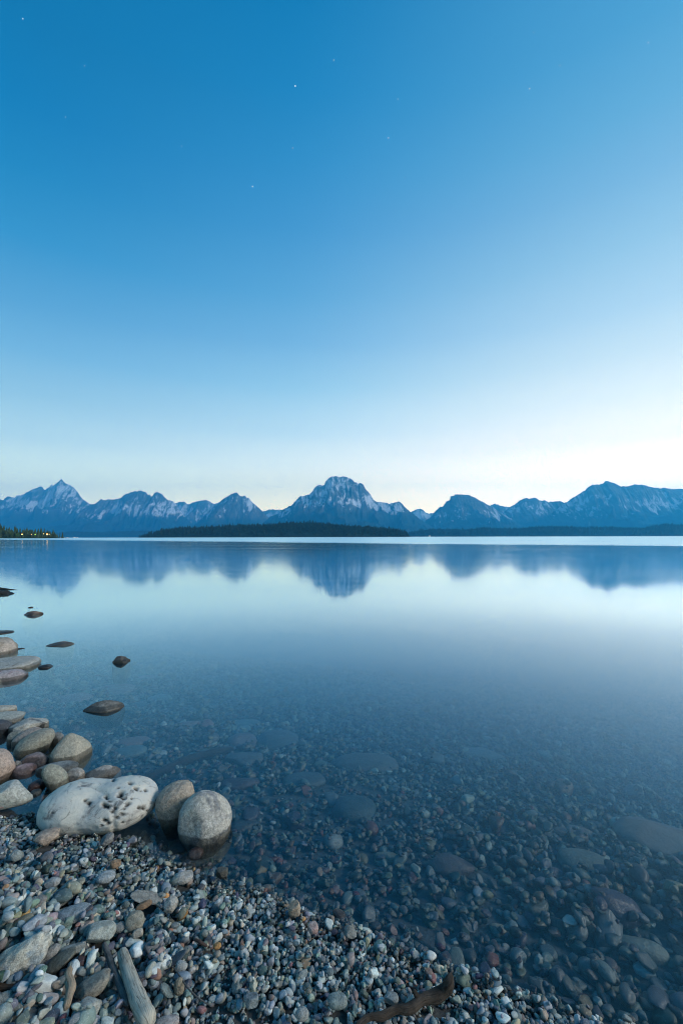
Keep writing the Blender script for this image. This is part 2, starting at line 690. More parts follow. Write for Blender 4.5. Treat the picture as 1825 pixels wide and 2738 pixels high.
def mountain(label, prof, D, foot, seed, snow=0.5, jag=1.0, gully=1.0, back=2000.0, step=1.35, rows=96):
    prof = np.array(prof, float)
    u = np.arange(prof[0, 0], prof[-1, 0] + 0.1, step)
    py = np.interp(u, prof[:, 0], prof[:, 1])
    py = py + jag * (1.9 * fbm(np.stack([u * 0.36, u * 0, u * 0 + seed], 1), seed, 3))
    tx = (u - CX) / F
    tz = (HY - py) / F + tx * ROLL
    Zr = CAMH + tz * D                     # height of the crest
    Xr = tx * D
    colm = Xr[1] - Xr[0]
    v = np.concatenate([-(np.linspace(1, 0, 10, endpoint=False) ** 1.5), np.linspace(0, 1, rows) ** 1.25])
    sm = [smooth1(Zr, m / colm) for m in (0, 60, 160, 350, 700)]
    Z = np.zeros((len(v), len(u)))
    X = np.zeros_like(Z)
    Y = np.zeros_like(Z)
    dv = D - foot
    for r, vv in enumerate(v):
        a = abs(vv)
        k = min(a * 6.0, 3.999)
        b = int(k)
        base = sm[b] * (1 - (k - b)) + sm[b + 1] * (k - b)
        if vv >= 0:
            sh = (1 - a) ** 1.25 * (1 - 0.18 * math.sin(math.pi * a))
            yy = D - dv * a
        else:
            sh = max(0.0, 1 - a) ** 1.1
            yy = D + back * a
        X[r] = Xr
        Y[r] = yy
        Z[r] = base * sh
    env = np.clip(np.abs(v) * 5.5, 0, 1) * np.clip((1 - np.abs(v)) * 1.3, 0, 1)
    hl = np.maximum(sm[3], 60.0)
    P = np.stack([X.ravel() / 620.0, Y.ravel() / 2100.0, np.full(X.size, seed * 5.1)], 1)
    warp = fbm(np.stack([X.ravel() / 900, Y.ravel() / 900, np.full(X.size, seed + 0.5)], 1), seed + 3, 3)
    P[:, 0] += warp * 0.9
    rd = ridged(P, seed + 11, 5).reshape(X.shape)
    fd = ridged(np.stack([X.ravel() / 190.0 + warp, Y.ravel() / 420.0, np.full(X.size, seed * 2.7)], 1), seed + 31, 3).reshape(X.shape)
    gd = ridged(np.stack([X.ravel() / 75.0 + warp * 2, Y.ravel() / 260.0, np.full(X.size, seed * 1.9)], 1), seed + 71, 2).reshape(X.shape)
    det = (rd - 0.85) * 0.50 * hl[None, :] * env[:, None] * gully + (fd - 0.8) * 95 * env[:, None] * gully + (gd - 0.7) * 34 * env[:, None]
    Z = Z + np.minimum(det, 40.0)
    # keep every nearer point below the line of sight to the crest
    lim = CAMH + (np.interp(X / Y * F + CX, u, (Zr - CAMH) / D * 1.0) * Y) - 4.0
    Z = np.where((v > 0.0)[:, None], np.minimum(Z, lim), Z)
    Z[-1] = -8.0
    Z[0] = -8.0
    Z = np.maximum(Z, -8.0)
    # snow lies in hollows high on the faces; woods on the lower slopes
    zmax = Zr.max()
    alt = Z / zmax
    conc = 0.5 - (rd - 0.5) * 0.55 - (fd - 0.45) * 0.5 - (gd - 0.45) * 0.22
    pn = fbm(np.stack([X.ravel() / 800, Y.ravel() / 800, Z.ravel() / 500], 1), seed + 50, 3).reshape(X.shape)
    sn = conc + 0.75 * pn - 0.30 * ((alt - 0.62) / 0.30) ** 2 + (snow - 0.62) - 0.12 * np.exp(-np.abs(v)[:, None] / 0.05)
    sn *= np.clip((alt - 0.30 + 0.22 * pn + 0.10 * (rd - 0.5)) / 0.16, 0, 1)
    sn = np.where(sn > 0, 0.44 + 0.42 * (sn - 0.42), 0) * np.clip((alt - 0.22 + 0.15 * pn) / 0.12, 0, 1)
    wd = np.clip((0.50 + 0.18 * pn - 0.12 * (rd - 0.5) - alt) / 0.16, 0, 1)
    V = np.stack([X, Y, Z], -1).reshape(-1, 3)
    i = np.arange(X.size).reshape(X.shape)
    q = np.stack([i[:-1, :-1], i[1:, :-1], i[1:, 1:], i[:-1, 1:]], -1).reshape(-1, 4)
    me = mesh('mountain', V, q, MM)
    at = me.attributes.new('cover', 'FLOAT_COLOR', 'POINT')
    cv = np.zeros((X.size, 4), np.float32)
    cv[:, 0] = np.clip(sn, 0, 1).ravel()
    cv[:, 1] = wd.ravel()
    cv[:, 3] = 1
    at.data.foreach_set('color', cv.ravel())
    o = link('mountain', me)
    tag(o, label, 'mountain', kind='structure')
    return o


mountain('sharp pointed snow streaked peak rising highest of the far range', [(-200, 1372), (-150, 1360), (-80, 1345), (-30, 1338), (0, 1335), (8, 1338), (12, 1333), (18, 1328), (26, 1326), (32, 1331),
         (40, 1330), (45, 1325), (50, 1325), (55, 1325), (58, 1322), (62, 1322), (75, 1315), (85, 1309), (95, 1305), (105, 1302), (110, 1301),
         (114, 1304), (119, 1310), (123, 1308), (130, 1304), (136, 1297), (140, 1296), (143, 1298), (150, 1292), (156, 1289), (160, 1285),
         (164, 1281.5), (168, 1284), (173, 1290), (177, 1294), (181, 1294), (184, 1297), (188, 1297), (193, 1301), (197, 1302), (202, 1308),
         (208, 1315), (213, 1324), (220, 1333), (228, 1340), (236, 1345), (242, 1347), (248, 1350), (256, 1355), (280, 1372), (320, 1392), (360, 1412)],
         16000, 10600, 3, 0.46)
mountain('twin domed snow streaked mountain right of the pointed peak', [(185, 1402), (205, 1380), (225, 1362), (240, 1350), (247, 1348.5), (256, 1346), (262, 1341), (268, 1335), (272, 1333.5), (277, 1338), (283, 1337),
         (290, 1335), (297, 1335), (303, 1336), (307, 1336), (315, 1333), (323, 1332), (330, 1325), (338, 1320), (347, 1318.5), (355, 1315),
         (362, 1312.5), (366, 1314), (372, 1311.5), (378, 1312), (384, 1314), (390, 1316), (393, 1321), (396, 1323), (401, 1322), (405, 1328),
         (410, 1322), (415, 1317), (420, 1316), (425, 1318), (431, 1320), (437, 1325), (443, 1332), (446, 1336), (452, 1337), (458, 1338),
         (464, 1342), (470, 1348), (476, 1358), (484, 1368), (495, 1382), (510, 1398), (530, 1414)], 14500, 9800, 8, 0.45)
mountain('low distant snowy ridge between two dark peaks', [(425, 1372), (450, 1352), (470, 1345), (478, 1343), (484, 1342), (492, 1341.5), (498, 1345), (505, 1349), (512, 1345), (522, 1342), (530, 1340),
         (540, 1338), (548, 1337), (555, 1338), (562, 1342), (570, 1347), (578, 1345), (584, 1346), (600, 1352), (620, 1366), (650, 1385)],
         17200, 13500, 14, 0.62)
mountain('single steep dark pyramid peak with thin snow gullies', [(505, 1415), (525, 1400), (545, 1380), (565, 1360), (580, 1346), (588, 1341), (597, 1333), (605, 1329), (612, 1325), (622, 1319), (626, 1317.5),
         (634, 1318), (638, 1322), (644, 1328), (650, 1326.5), (655, 1326), (660, 1330), (666, 1332), (672, 1340), (680, 1348), (690, 1357),
         (700, 1366), (712, 1378), (722, 1388), (740, 1402), (760, 1413)], 13500, 9200, 21, 0.38)
mountain('small snowy saddle far behind the gap left of the flat topped peak', [(660, 1395), (680, 1378), (704, 1366.5), (711, 1366), (718, 1362), (728, 1362), (735, 1363.5), (745, 1363), (757, 1362), (775, 1368), (800, 1385), (820, 1398)],
         17200, 14000, 25, 0.62)
mountain('massive flat topped peak with a snowfield on its face', [(675, 1420), (690, 1410), (715, 1388), (722, 1381), (740, 1375), (752, 1367), (760, 1361), (770, 1355), (780, 1350.5), (786, 1343), (792, 1338), (797, 1331),
         (804, 1326), (812, 1326.5), (819, 1322), (827, 1323), (835, 1313), (845, 1300), (850, 1297), (857, 1297), (863, 1297), (867, 1296),
         (871, 1286), (878, 1279), (885, 1275), (893, 1273.5), (898, 1273), (905, 1275), (912, 1276), (917, 1274), (922, 1273.5), (927, 1275),
         (932, 1278), (938, 1279), (944, 1286), (950, 1290), (955, 1291), (958, 1294), (961, 1290), (965, 1292), (970, 1295), (974, 1300),
         (978, 1308), (985, 1315), (990, 1322), (994, 1330), (999, 1337), (1006, 1341), (1015, 1343), (1025, 1343), (1033, 1345), (1040, 1347),
         (1050, 1345), (1060, 1343), (1067, 1340), (1072, 1344), (1078, 1351), (1085, 1358), (1095, 1367), (1110, 1378), (1125, 1390), (1145, 1403), (1170, 1416)],
         12000, 7600, 33, 0.43)
mountain('tiny rounded snowy summit in the bright notch of the skyline', [(1065, 1395), (1080, 1380), (1098, 1370), (1105, 1365), (1112, 1362), (1118, 1360), (1125, 1361), (1131, 1364), (1138, 1370), (1146, 1373), (1154, 1371), (1162, 1371), (1175, 1380), (1200, 1397)],
         17000, 13000, 41, 0.56)
mountain('blocky hazy peak with a stepped left edge', [(1105, 1418), (1120, 1406), (1140, 1390), (1152, 1382), (1160, 1371), (1166, 1365), (1175, 1355), (1183, 1354), (1188, 1347), (1194, 1340), (1202, 1337), (1205, 1327),
         (1212, 1326), (1215, 1323), (1225, 1322), (1238, 1322.5), (1250, 1322), (1260, 1326), (1272, 1332), (1282, 1338), (1290, 1341), (1300, 1348),
         (1308, 1352), (1325, 1362), (1350, 1378), (1380, 1396), (1400, 1406)], 13000, 8600, 47, 0.26)
mountain('small distant ridge showing between two hazy peaks', [(1270, 1375), (1295, 1358), (1308, 1352), (1315, 1349), (1322, 1346), (1330, 1349), (1338, 1352), (1348, 1355), (1360, 1354), (1375, 1362), (1400, 1378), (1420, 1390)],
         16500, 13000, 52, 0.5)
mountain('long knobbly hazy ridge left of the broad right hand mountain', [(1310, 1400), (1330, 1384), (1355, 1362), (1367, 1353), (1372, 1350), (1380, 1345), (1390, 1337), (1400, 1333), (1408, 1331), (1414, 1334), (1420, 1332), (1431, 1331), (1436, 1335),
         (1442, 1339), (1450, 1338), (1455, 1337), (1464, 1342), (1475, 1342), (1485, 1340), (1495, 1340), (1502, 1342), (1508, 1346), (1525, 1358), (1550, 1375), (1580, 1395)],
         14000, 9800, 58, 0.22)
mountain('broad pale blue mountain filling the right of the skyline', [(1420, 1408), (1440, 1395), (1470, 1375), (1495, 1356), (1508, 1345), (1515, 1342), (1525, 1335), (1540, 1326), (1550, 1319), (1557, 1314), (1563, 1312), (1568, 1306),
         (1574, 1302), (1580, 1297), (1585, 1296), (1589, 1298), (1593, 1296), (1597, 1295), (1601, 1297), (1605, 1294), (1612, 1291), (1617, 1287),
         (1622, 1285.5), (1627, 1287), (1635, 1291), (1643, 1292), (1652, 1297), (1660, 1301), (1668, 1300), (1678, 1301), (1684, 1298), (1690, 1297),
         (1697, 1295), (1705, 1297), (1715, 1296), (1722, 1297), (1735, 1302), (1750, 1303.5), (1765, 1305), (1775, 1304), (1785, 1306), (1800, 1308),
         (1808, 1308), (1811, 1307), (1825, 1307), (1860, 1309), (1900, 1312), (2000, 1325), (2100, 1345), (2200, 1370), (2300, 1395)], 12800, 8300, 64, 0.20)

# ------------------------------------------------------------------ wooded far shores


def wood_mat(ca, cb, sc):
    N = Nodes('conifer_green')
    n = N.noise(N.pos(), sc, 4, 0.7)
    N.bsdf(N.mix(N.rng(n, 0.3, 0.7), ca, cb), 0.95, None, 0.1)
    return N.mat


FOREST = wood_mat((0.009, 0.020, 0.016), (0.020, 0.036, 0.026), 0.05)
SHOREWOOD = wood_mat((0.020, 0.040, 0.020), (0.05, 0.075, 0.035), 0.15)


def hill(name, label, prof, D, depth, seed, mat, tree_h, yoff=0):
    """a low hill whose wooded outline follows prof (picture points of the tree tops)"""
    prof = np.array(prof, float)
    u = np.arange(prof[0, 0], prof[-1, 0] + 0.1, 3.0)
    py = np.interp(u, prof[:, 0], prof[:, 1])
    tx = (u - CX) / F
    top = CAMH + ((HY - py) / F + tx * ROLL) * D - tree_h * 0.85
    v = np.linspace(-1, 1, 15)
    X = np.repeat((tx * D)[None], len(v), 0)
    Y = np.repeat((D + v * depth)[:, None], len(u), 1)
    Z = np.maximum(top, 0.8)[None] * np.clip(1 - np.abs(v)[:, None] ** 2.2, 0, 1)
    Z = Z + fbm(np.stack([X.ravel() / 60, Y.ravel() / 60, X.ravel() * 0], 1), seed, 3).reshape(X.shape) * 2 * (1 - np.abs(v)[:, None])
    Z[0] = Z[-1] = -4
    i = np.arange(X.size).reshape(X.shape)
    q = np.stack([i[:-1, :-1], i[:-1, 1:], i[1:, 1:], i[1:, :-1]], -1).reshape(-1, 4)
    o = link(name, mesh(name, np.stack([X, Y, Z], -1).reshape(-1, 3), q, mat))
    tag(o, label, 'hill', kind='structure')

    def z_at(x, y):
        vv = (y - D) / depth
        return np.maximum(np.interp(x / D * F + CX, u, top), 0.8) * np.clip(1 - np.abs(vv) ** 2.2, 0, 1) - 0.6
    return o, z_at


def cone_trees(name, label, z_at, D, depth, u0, u1, n, h0, h1, mat, seed, vmax=0.75):
    r = np.random.default_rng(seed)
    tx = (r.uniform(u0, u1, n) - CX) / F
    x = tx * D
    y = D + r.uniform(-0.93, vmax, n) * depth
    z = z_at(x, y)
    h = r.uniform(h0, h1, n) * (0.62 + 0.85 * r.random(n) ** 2.5)
    w = h * r.uniform(0.16, 0.24, n)
    tiers = [(0.05, 0.55, 1.0), (0.32, 0.80, 0.72), (0.58, 1.0, 0.45)]
    Vs, Fs = [], []
    S = 5
    for lo, hi, ww in tiers:
        a0 = r.uniform(0, 6.28, n)
        ring = []
        for k in range(S):
            a = a0 + k * 2 * math.pi / S
            jr = r.uniform(0.7, 1.2, n) * w * ww
            ring.append(np.stack([x + np.cos(a) * jr, y + np.sin(a) * jr, z + h * (lo + r.uniform(-0.04, 0.04, n))], -1))
        ring.append(np.stack([x + r.normal(0, 0.02, n) * h, y, z + h * hi], -1))
        Vs.append(np.stack(ring, 1))
    V = np.concatenate(Vs, 1)      # n, 18, 3
    tri = []
    for t in range(3):
        for k in range(S):
            tri.append((t * 6 + k, t * 6 + (k + 1) % S, t * 6 + S))
    tri = np.array(tri)
    Fc = (np.arange(n)[:, None, None] * V.shape[1] + tri[None]).reshape(-1, 3)
    o = link(name, mesh(name, V.reshape(-1, 3), Fc, mat, False))
    tag(o, label, 'forest', kind='stuff')
    return o


_, zf = hill('hill', 'low far strip of shore under the pointed peak', [(90, 1432), (150, 1424), (200, 1421), (260, 1423), (330, 1420), (400, 1419), (460, 1424), (520, 1430)], 8500, 500, 2, FOREST, 16)
cone_trees('forest', 'thin dark strip of far off woods under the pointed peak', zf, 8500, 500, 100, 510, 2600, 16, 28, FOREST, 5)
_, zf = hill('hill', 'dark wooded hill across the lake under the flat topped peak', [(396, 1437), (402, 1430), (412, 1424), (425, 1421), (440, 1416), (452, 1413), (462, 1416), (470, 1411), (500, 1410), (540, 1410), (580, 1407), (600, 1405), (640, 1403), (680, 1402),
      (720, 1402), (745, 1399), (770, 1397), (800, 1396), (830, 1396), (860, 1399), (900, 1402), (930, 1405), (980, 1407), (1020, 1411), (1050, 1414), (1075, 1419), (1083, 1423), (1086, 1434)], 2200, 150, 3, FOREST, 14)
cone_trees('forest', 'dark conifer forest on the long low hill across the lake', zf, 2200, 150, 402, 1084, 7500, 9, 19, FOREST, 6)
_, zf = hill('hill', 'hazy wooded shore under the peaks at the right', [(1060, 1432), (1090, 1424), (1105, 1420), (1130, 1416), (1160, 1414), (1200, 1414), (1250, 1415), (1290, 1410), (1330, 1412), (1390, 1412), (1430, 1408), (1450, 1407), (1500, 1407),
      (1560, 1409), (1620, 1408), (1680, 1411), (1730, 1411), (1745, 1405), (1775, 1400), (1800, 1402), (1840, 1402), (1900, 1405), (2000, 1412), (2100, 1425)], 5200, 300, 4, FOREST, 24)
cone_trees('forest', 'hazy blue green conifer woods along the right shore', zf, 5200, 300, 1085, 2080, 9500, 16, 32, FOREST, 7)
_, zleft = hill('hill', 'near wooded point with lights at the left edge of the lake', [(-420, 1400), (-200, 1398), (-40, 1404), (0, 1407), (15, 1411), (30, 1414), (60, 1416), (85, 1420), (110, 1424), (130, 1427), (147, 1433), (152, 1437)], 720, 38, 9, SHOREWOOD, 13)
cone_trees('forest', 'massed dark trees of the near wooded point', zleft, 720, 38, -400, 140, 1500, 8, 14, SHOREWOOD, 8, 0.9)

BARK = Nodes('pine_bark')
BARK.bsdf(BARK.mix(BARK.noise(BARK.objco(), 6, 3), (0.05, 0.035, 0.025), (0.11, 0.08, 0.06)), 0.9)
LEAFY = wood_mat((0.03, 0.075, 0.02), (0.07, 0.13, 0.04), 0.4)
NEEDLE = wood_mat((0.016, 0.036, 0.018), (0.04, 0.062, 0.03), 0.4)


def trunk_mesh(h, r0):
    S = 7
    V, Fc = [], []
    for j in range(4):
        for k in range(S):
            a = k * 2 * math.pi / S
            rr = r0 * (1 - j / 3 * 0.85)
            V.append((rr * math.cos(a), rr * math.sin(a), h * j / 3))
    for j in range(3):
        for k in range(S):
            Fc.append((j * S + k, j * S + (k + 1) % S, (j + 1) * S + (k + 1) % S, (j + 1) * S + k))
    return mesh('trunk', V, Fc, BARK.mat)


def pine_crown(h, w, seed):
    """whorls of drooping flat boughs"""
    r = np.random.default_rng(seed)
    V, Fc = [], []
    for j in range(16):
        t = 0.12 + 0.86 * j / 15
        rad = w * (1 - t) ** 0.8 + 0.12
        for k in range(7):
            a = r.uniform(0, 6.28)
            L = rad * r.uniform(0.65, 1.15)
            dz = -0.22 * L
            wd = 0.32 * L + 0.12
            c, s = math.cos(a), math.sin(a)
            z = h * t + r.uniform(-0.2, 0.2)
            b = len(V)
            V += [(0, 0, z + 0.25), (c * L * 0.6 - s * wd, s * L * 0.6 + c * wd, z + dz * 0.5), (c * L, s * L, z + dz), (c * L * 0.6 + s * wd, s * L * 0.6 - c * wd, z + dz * 0.5), (c * L * 0.5, s * L * 0.5, z - 0.35)]
            Fc += [(b, b + 1, b + 2), (b, b + 2, b + 3), (b + 4, b + 2, b + 1), (b + 4, b + 3, b + 2), (b, b + 4, b + 1), (b, b + 3, b + 4)]
    V.append((0, 0, h))
    return mesh('crown', V, Fc, NEEDLE, False)


def leafy_crown(h, w, seed, mat):
    r = np.random.default_rng(seed)
    n = 420
    d = r.normal(size=(n, 3))
    d /= np.linalg.norm(d, axis=1)[:, None]
    lob = 0.75 + 0.3 * vnoise(d * 2.2, seed)
    p = d * (r.uniform(0.55, 1.0, n) * lob)[:, None] * np.array([w, w, h * 0.42]) + np.array([0, 0, h * 0.58])
    V, Fc = [], []
    for c in p:
        a, b = r.normal(size=3) * 0.42, r.normal(size=3) * 0.42
        k = len(V)
        V += [c - a, c + b, c + a, c - b]
        Fc.append((k, k + 1, k + 2, k + 3))
    return mesh('crown', V, Fc, mat, False)


pine_tr = trunk_mesh(9.5, 0.22)
pine_cr = [pine_crown(h, w, k) for k, (h, w) in enumerate([(13, 2.3), (11.5, 2.0), (14.5, 2.6)])]
for k in range(34):
    u = -16 + k * 4.9 + rng.uniform(-1.5, 1.5)
    x = (u - CX) / F * 700
    y = 693 + rng.uniform(-4, 10)
    s = rng.uniform(0.45, 0.85) if u < 100 else rng.uniform(0.3, 0.55)
    t = link('pine_tree', None, loc=(x, y, float(zleft(np.array([x * 720 / y]), np.array([max(y, 686)]))[0]) + 0.2))
    t.scale = (s, s, s)
    t.rotation_euler = (0, 0, rng.uniform(0, 6.28))
    tag(t, 'dark conifer at the front of the wooded point', 'tree', 'conifers standing on the wooded point')
    link('trunk', pine_tr, t)
    link('crown', pine_cr[k % 3], t)
for u, s, lab in [(47, 0.9, 'rounded light green leafy tree among dark conifers on the point'), (91, 0.52, 'small bright green leafy tree beside the point lamps')]:
    x = (u - CX) / F * 682
    t = link('leafy_tree', None, loc=(x, 682, 0.6))
    t.scale = (s, s, s)
    tag(t, lab, 'tree')
    link('trunk', trunk_mesh(5, 0.2), t)
    link('crown', leafy_crown(9, 3.6, int(u), LEAFY), t)


def glow_mat(c, s):
    N = Nodes('lamp_glow')
    e = N.n('ShaderNodeEmission')
    e.inputs['Color'].default_value = (*c, 1)
    e.inputs['Strength'].default_value = s
    N.nt.links.new(e.outputs[0], N.out.inputs['Surface'])
    return N.mat


POLE = Nodes('painted_pole')
POLE.bsdf((0.05, 0.05, 0.05), 0.6)


def lathe(name, prof, mat, S=10):
    V, Fc = [], []
    for r_, z_ in prof:
        for k in range(S):
            a = k * 2 * math.pi / S
            V.append((r_ * math.cos(a), r_ * math.sin(a), z_))
    for j in range(len(prof) - 1):
        for k in range(S):
            Fc.append((j * S + k, j * S + (k + 1) % S, (j + 1) * S + (k + 1) % S, (j + 1) * S + k))
    Fc.append(tuple(range(S))[::-1])
    Fc.append(tuple(range((len(prof) - 1) * S, len(prof) * S)))
    return mesh(name, V, Fc, mat)


pole_me = lathe('pole', [(0.10, 0), (0.08, 0.3), (0.06, 3.0), (0.06, 3.6)], POLE.mat)
for u, py, c, st, r_, lab in [(59, 1430, (1.0, 0.6, 0.15), 9, 0.8, 'amber shore lamp at the left among the trees'),
                              (84, 1430, (1.0, 0.45, 0.12), 5, 0.45, 'faint orange shore lamp left of the green tree'),
                              (117, 1428, (1.0, 0.72, 0.2), 6, 0.5, 'small yellow shore lamp near the end of the point'),
                              (126, 1430, (1.0, 0.5, 0.12), 14, 0.9, 'brightest orange shore lamp near the end of the point'),
                              (131.5, 1429, (1.0, 0.75, 0.3), 5, 0.4, 'outermost faint shore lamp on the point'),
                              (94, 1430, (0.55, 1.0, 0.15), 5, 0.5, 'greenish lamp glowing beside the small green tree')]:
    D = 679
    tx, tz = ray(u, py)
    z = CAMH + tz * D
    t = link('shore_lamp', None, loc=(tx * D, D, z - 3.7))
    tag(t, lab, 'lamp')
    link('pole', pole_me, t)
    link('lamp_globe', lathe('lamp_globe', [(0.05, 3.55), (r_ * 0.7, 3.6 + r_ * 0.3), (r_, 3.6 + r_), (r_ * 0.7, 3.6 + r_ * 1.7), (0.05, 3.6 + r_ * 2)], glow_mat(c, st * 0.6)), t)

# boats moored off the point
HULL = Nodes('white_gelcoat')
HULL.bsdf((0.8, 0.8, 0.8), 0.35)
GLASS = Nodes('dark_glass')
GLASS.bsdf((0.03, 0.04, 0.05), 0.1)


def hull_mesh(L, W, H):
    V, Fc = [], []
    st = [0, 0.2, 0.45, 0.7, 0.88, 1.0]
    for s in st:
        w = W * (0.42 if s < 0.5 else 0.42 * (1 - ((s - 0.5) / 0.5) ** 2.2) + 0.005)
        zt = H * (0.8 + 0.3 * s * s)
        V += [(-L / 2 + s * L, -w, zt), (-L / 2 + s * L, -w * 0.75, 0.1), (-L / 2 + s * L, 0, -0.25), (-L / 2 + s * L, w * 0.75, 0.1), (-L / 2 + s * L, w, zt)]
    for j in range(len(st) - 1):
        for k in range(4):
            Fc.append((j * 5 + k, j * 5 + k + 1, (j + 1) * 5 + k + 1, (j + 1) * 5 + k))
        Fc.append((j * 5 + 4, j * 5, (j + 1) * 5, (j + 1) * 5 + 4))
    Fc.append((0, 4, 3, 2, 1))
    return mesh('hull', V, Fc, HULL.mat, False)


def cabin_mesh(L, W, z0, h):
    V = []
    for z, k in ((z0, 1.0), (z0 + h, 0.78)):
        V += [(-L / 2, -W / 2 * k, z), (L / 2 * k, -W / 2 * k, z), (L / 2 * k, W / 2 * k, z), (-L / 2, W / 2 * k, z)]
    return mesh('cabin', V, [(0, 1, 5, 4), (1, 2, 6, 5), (2, 3, 7, 6), (3, 0, 4, 7), (4, 5, 6, 7), (3, 2, 1, 0)], HULL.mat, False)


hull_me, cab_me = hull_mesh(6.0, 2.2, 1.0), cabin_mesh(2.4, 1.5, 0.85, 1.1)
win_me = mesh('windscreen', [(1.05, -0.55, 1.1), (1.05, 0.55, 1.1), (0.97, 0.5, 1.75), (0.97, -0.5, 1.75)], [(0, 1, 2, 3)], GLASS.mat, False)


def boat(u, D, s, rz, lab, light=None):
    t = link('moored_boat', None, loc=((u - CX) / F * D, D, 0))
    t.rotation_euler = (0, 0, rz)
    t.scale = (s, s, s)
    tag(t, lab, 'boat', 'boats moored off the wooded point' if light is None else None)
    link('hull', hull_me, t)
    link('cabin', cab_me, t)
    link('windscreen', win_me, t)
    if light:
        link('lamp_globe', lathe('lamp_globe', [(0.05, 1.95), (0.5, 2.2), (0.7, 2.6), (0.5, 3.0), (0.05, 3.3)], light), t)


for u, s, rz, lab in [(154, 0.6, 0.3, 'small white boat nearest the tip of the wooded point'), (162, 0.7, 2.6, 'second small white boat from the tip of the point'),
                      (172, 0.65, 0.9, 'third small white boat from the tip of the point'), (180, 0.8, 0.2, 'white boat in the middle of the open mooring'),
                      (199, 1.05, 0.4, 'larger white boat of the outer pair of moored boats'), (206, 0.85, 2.9, 'outermost white boat of those moored off the point')]:
    boat(u, 760, s, rz, lab)
boat(1148, 1400, 1.25, 0.5, 'lone white boat with a warm light before the hazy right shore', glow_mat((1.0, 0.8, 0.6), 4))

# ------------------------------------------------------------------ stones one can tell apart
FOOT = []          # footprints (x, y, rx, ry) that loose pebbles stay out of


def solve(box_, ratio, k, ground_z):
    """centre and half sizes of a stone whose outline fills box_ and that sinks (1-k) of its half height into the ground"""
    x0, y0, x1, y1 = box_
    uc = (x0 + x1) / 2
    tx = (uc - CX) / F
    off = tx * ROLL
    t0, t1 = (HY - y0) / F + off, (HY - y1) / F + off
    al = (x1 - x0) / 2 / F
    be = al * ratio
    for _ in range(20):
        f0 = abs(t0) * be + abs(t1) * be
        if f0 < (t0 - t1) * 0.85:
            break
        be *= 0.88
    lo, hi = 0.0, (t0 - t1)
    for _ in range(40):
        g = (lo + hi) / 2
        if math.sqrt(g * g + t0 * t0 * be * be) + math.sqrt(g * g + t1 * t1 * be * be) > t0 - t1:
            hi = g
        else:
            lo = g
    m1 = math.sqrt(g * g + t1 * t1 * be * be)
    Y = 1.5
    for _ in range(30):
        gz = ground_z(tx * Y, Y)
        Y = 0.5 * Y + 0.5 * (gz - CAMH) / (t1 + m1 - k * g)
    return tx * Y, Y, CAMH + (t1 + m1) * Y, al * Y, be * Y, g * Y


def shape_rock(seed, sub, flat=0, rough=0.10, power=2.3, cutmin=0.72, cutmax=0.92):
    V, Fc = ico(sub)
    r = np.random.default_rng(seed)
    n = (np.abs(V) ** power).sum(1) ** (1 / power)
    V = V / n[:, None]
    V = V / np.abs(V).max(0)
    V = V * (1 + rough * (fbm(V * 1.3 + seed * 3.3, seed, 3)))[:, None]
    if flat >= 3:
        cutmin, cutmax = 0.58, 0.86
    for _ in range(flat):
        d = r.normal(size=3)
        d /= np.linalg.norm(d)
        c = r.uniform(cutmin, cutmax)
        h = V @ d
        V = V - np.outer(np.where(h > c, (h - c) * 0.93, 0), d)
    V = V * (1 + 0.03 * fbm(V * 3.5 + seed, seed + 4, 3) + 0.014 * fbm(V * 9 + seed, seed + 5, 2))[:, None]
    mn, mx = V.min(0), V.max(0)
    return (V - (mn + mx) / 2) / ((mx - mn) / 2), Fc


def stone(name, label, box_, ca, cb, seed, place='water', ratio=0.8, k=None, tilt=0.0, flat=2, rough=0.10, power=2.3, group=None, sub=4,
          warp=None, cat='rock', semi=None, **mk):
    x0, y0, x1, y1 = box_
    bb = box_
    ca, cb = tuple(q * 0.80 for q in ca), tuple(q * 0.80 for q in cb)
    if place == 'water':
        k = 0.25 if k is None else k
        bb = (x0, y0, x1, y0 + (y1 - y0) * 2 / (1 + k))
        gz = lambda x, y: 0.0
    elif place == 'bed':
        k = 0.55 if k is None else k
        gz = ground1
    else:
        k = 0.7 if k is None else k
        gz = lambda x, y: ground1(x, y) + 0.030
    X, Y, Z, a, b, c = solve(bb, ratio, k, gz)
    V, Fc = shape_rock(seed, sub, flat + (1 if flat and place == 'water' else 0), rough, power)
    A, C = a, c
    if tilt:
        ct, st = math.cos(R(tilt)), math.sin(R(tilt))
        den = ct * ct - st * st
        A = math.sqrt(max((a * a * ct * ct - c * c * st * st) / den, (0.35 * a) ** 2))
        C = math.sqrt(max((c * c * ct * ct - a * a * st * st) / den, (0.25 * c) ** 2))
    if semi:
        A, C = semi[0] * Y / F, semi[1] * Y / F
        b = max(b, C * 0.9)
    if warp:
        V = warp(V)
    V = V * np.array([A, b, C])
    if tilt:
        x, z = V[:, 0].copy(), V[:, 2].copy()
        V[:, 0], V[:, 2] = x * ct - z * st, x * st + z * ct
    # the far side sits a little lower in the picture than the solver's plane; turn to face the camera
    yaw = -math.atan2(X, Y)
    if place == 'water':
        # reach down to the bed
        zb = ground1(X, Y) - 0.02
        low = V[:, 2] < 0
        cur = Z + V[:, 2].min()
        if cur > zb:
            V[low, 2] *= (Z - zb) / (Z - cur)
    me = mesh(name, V, Fc, rock_mat(ca, cb, seed % 97, **mk))
    o = link(name, me, loc=(X, Y, Z))
    o.rotation_euler = (0, 0, yaw * 0.6)
    tag(o, label, cat, group)
    FOOT.append((X, Y, a * 0.93, max(b, 0.6 * a) * 0.93))
    return o


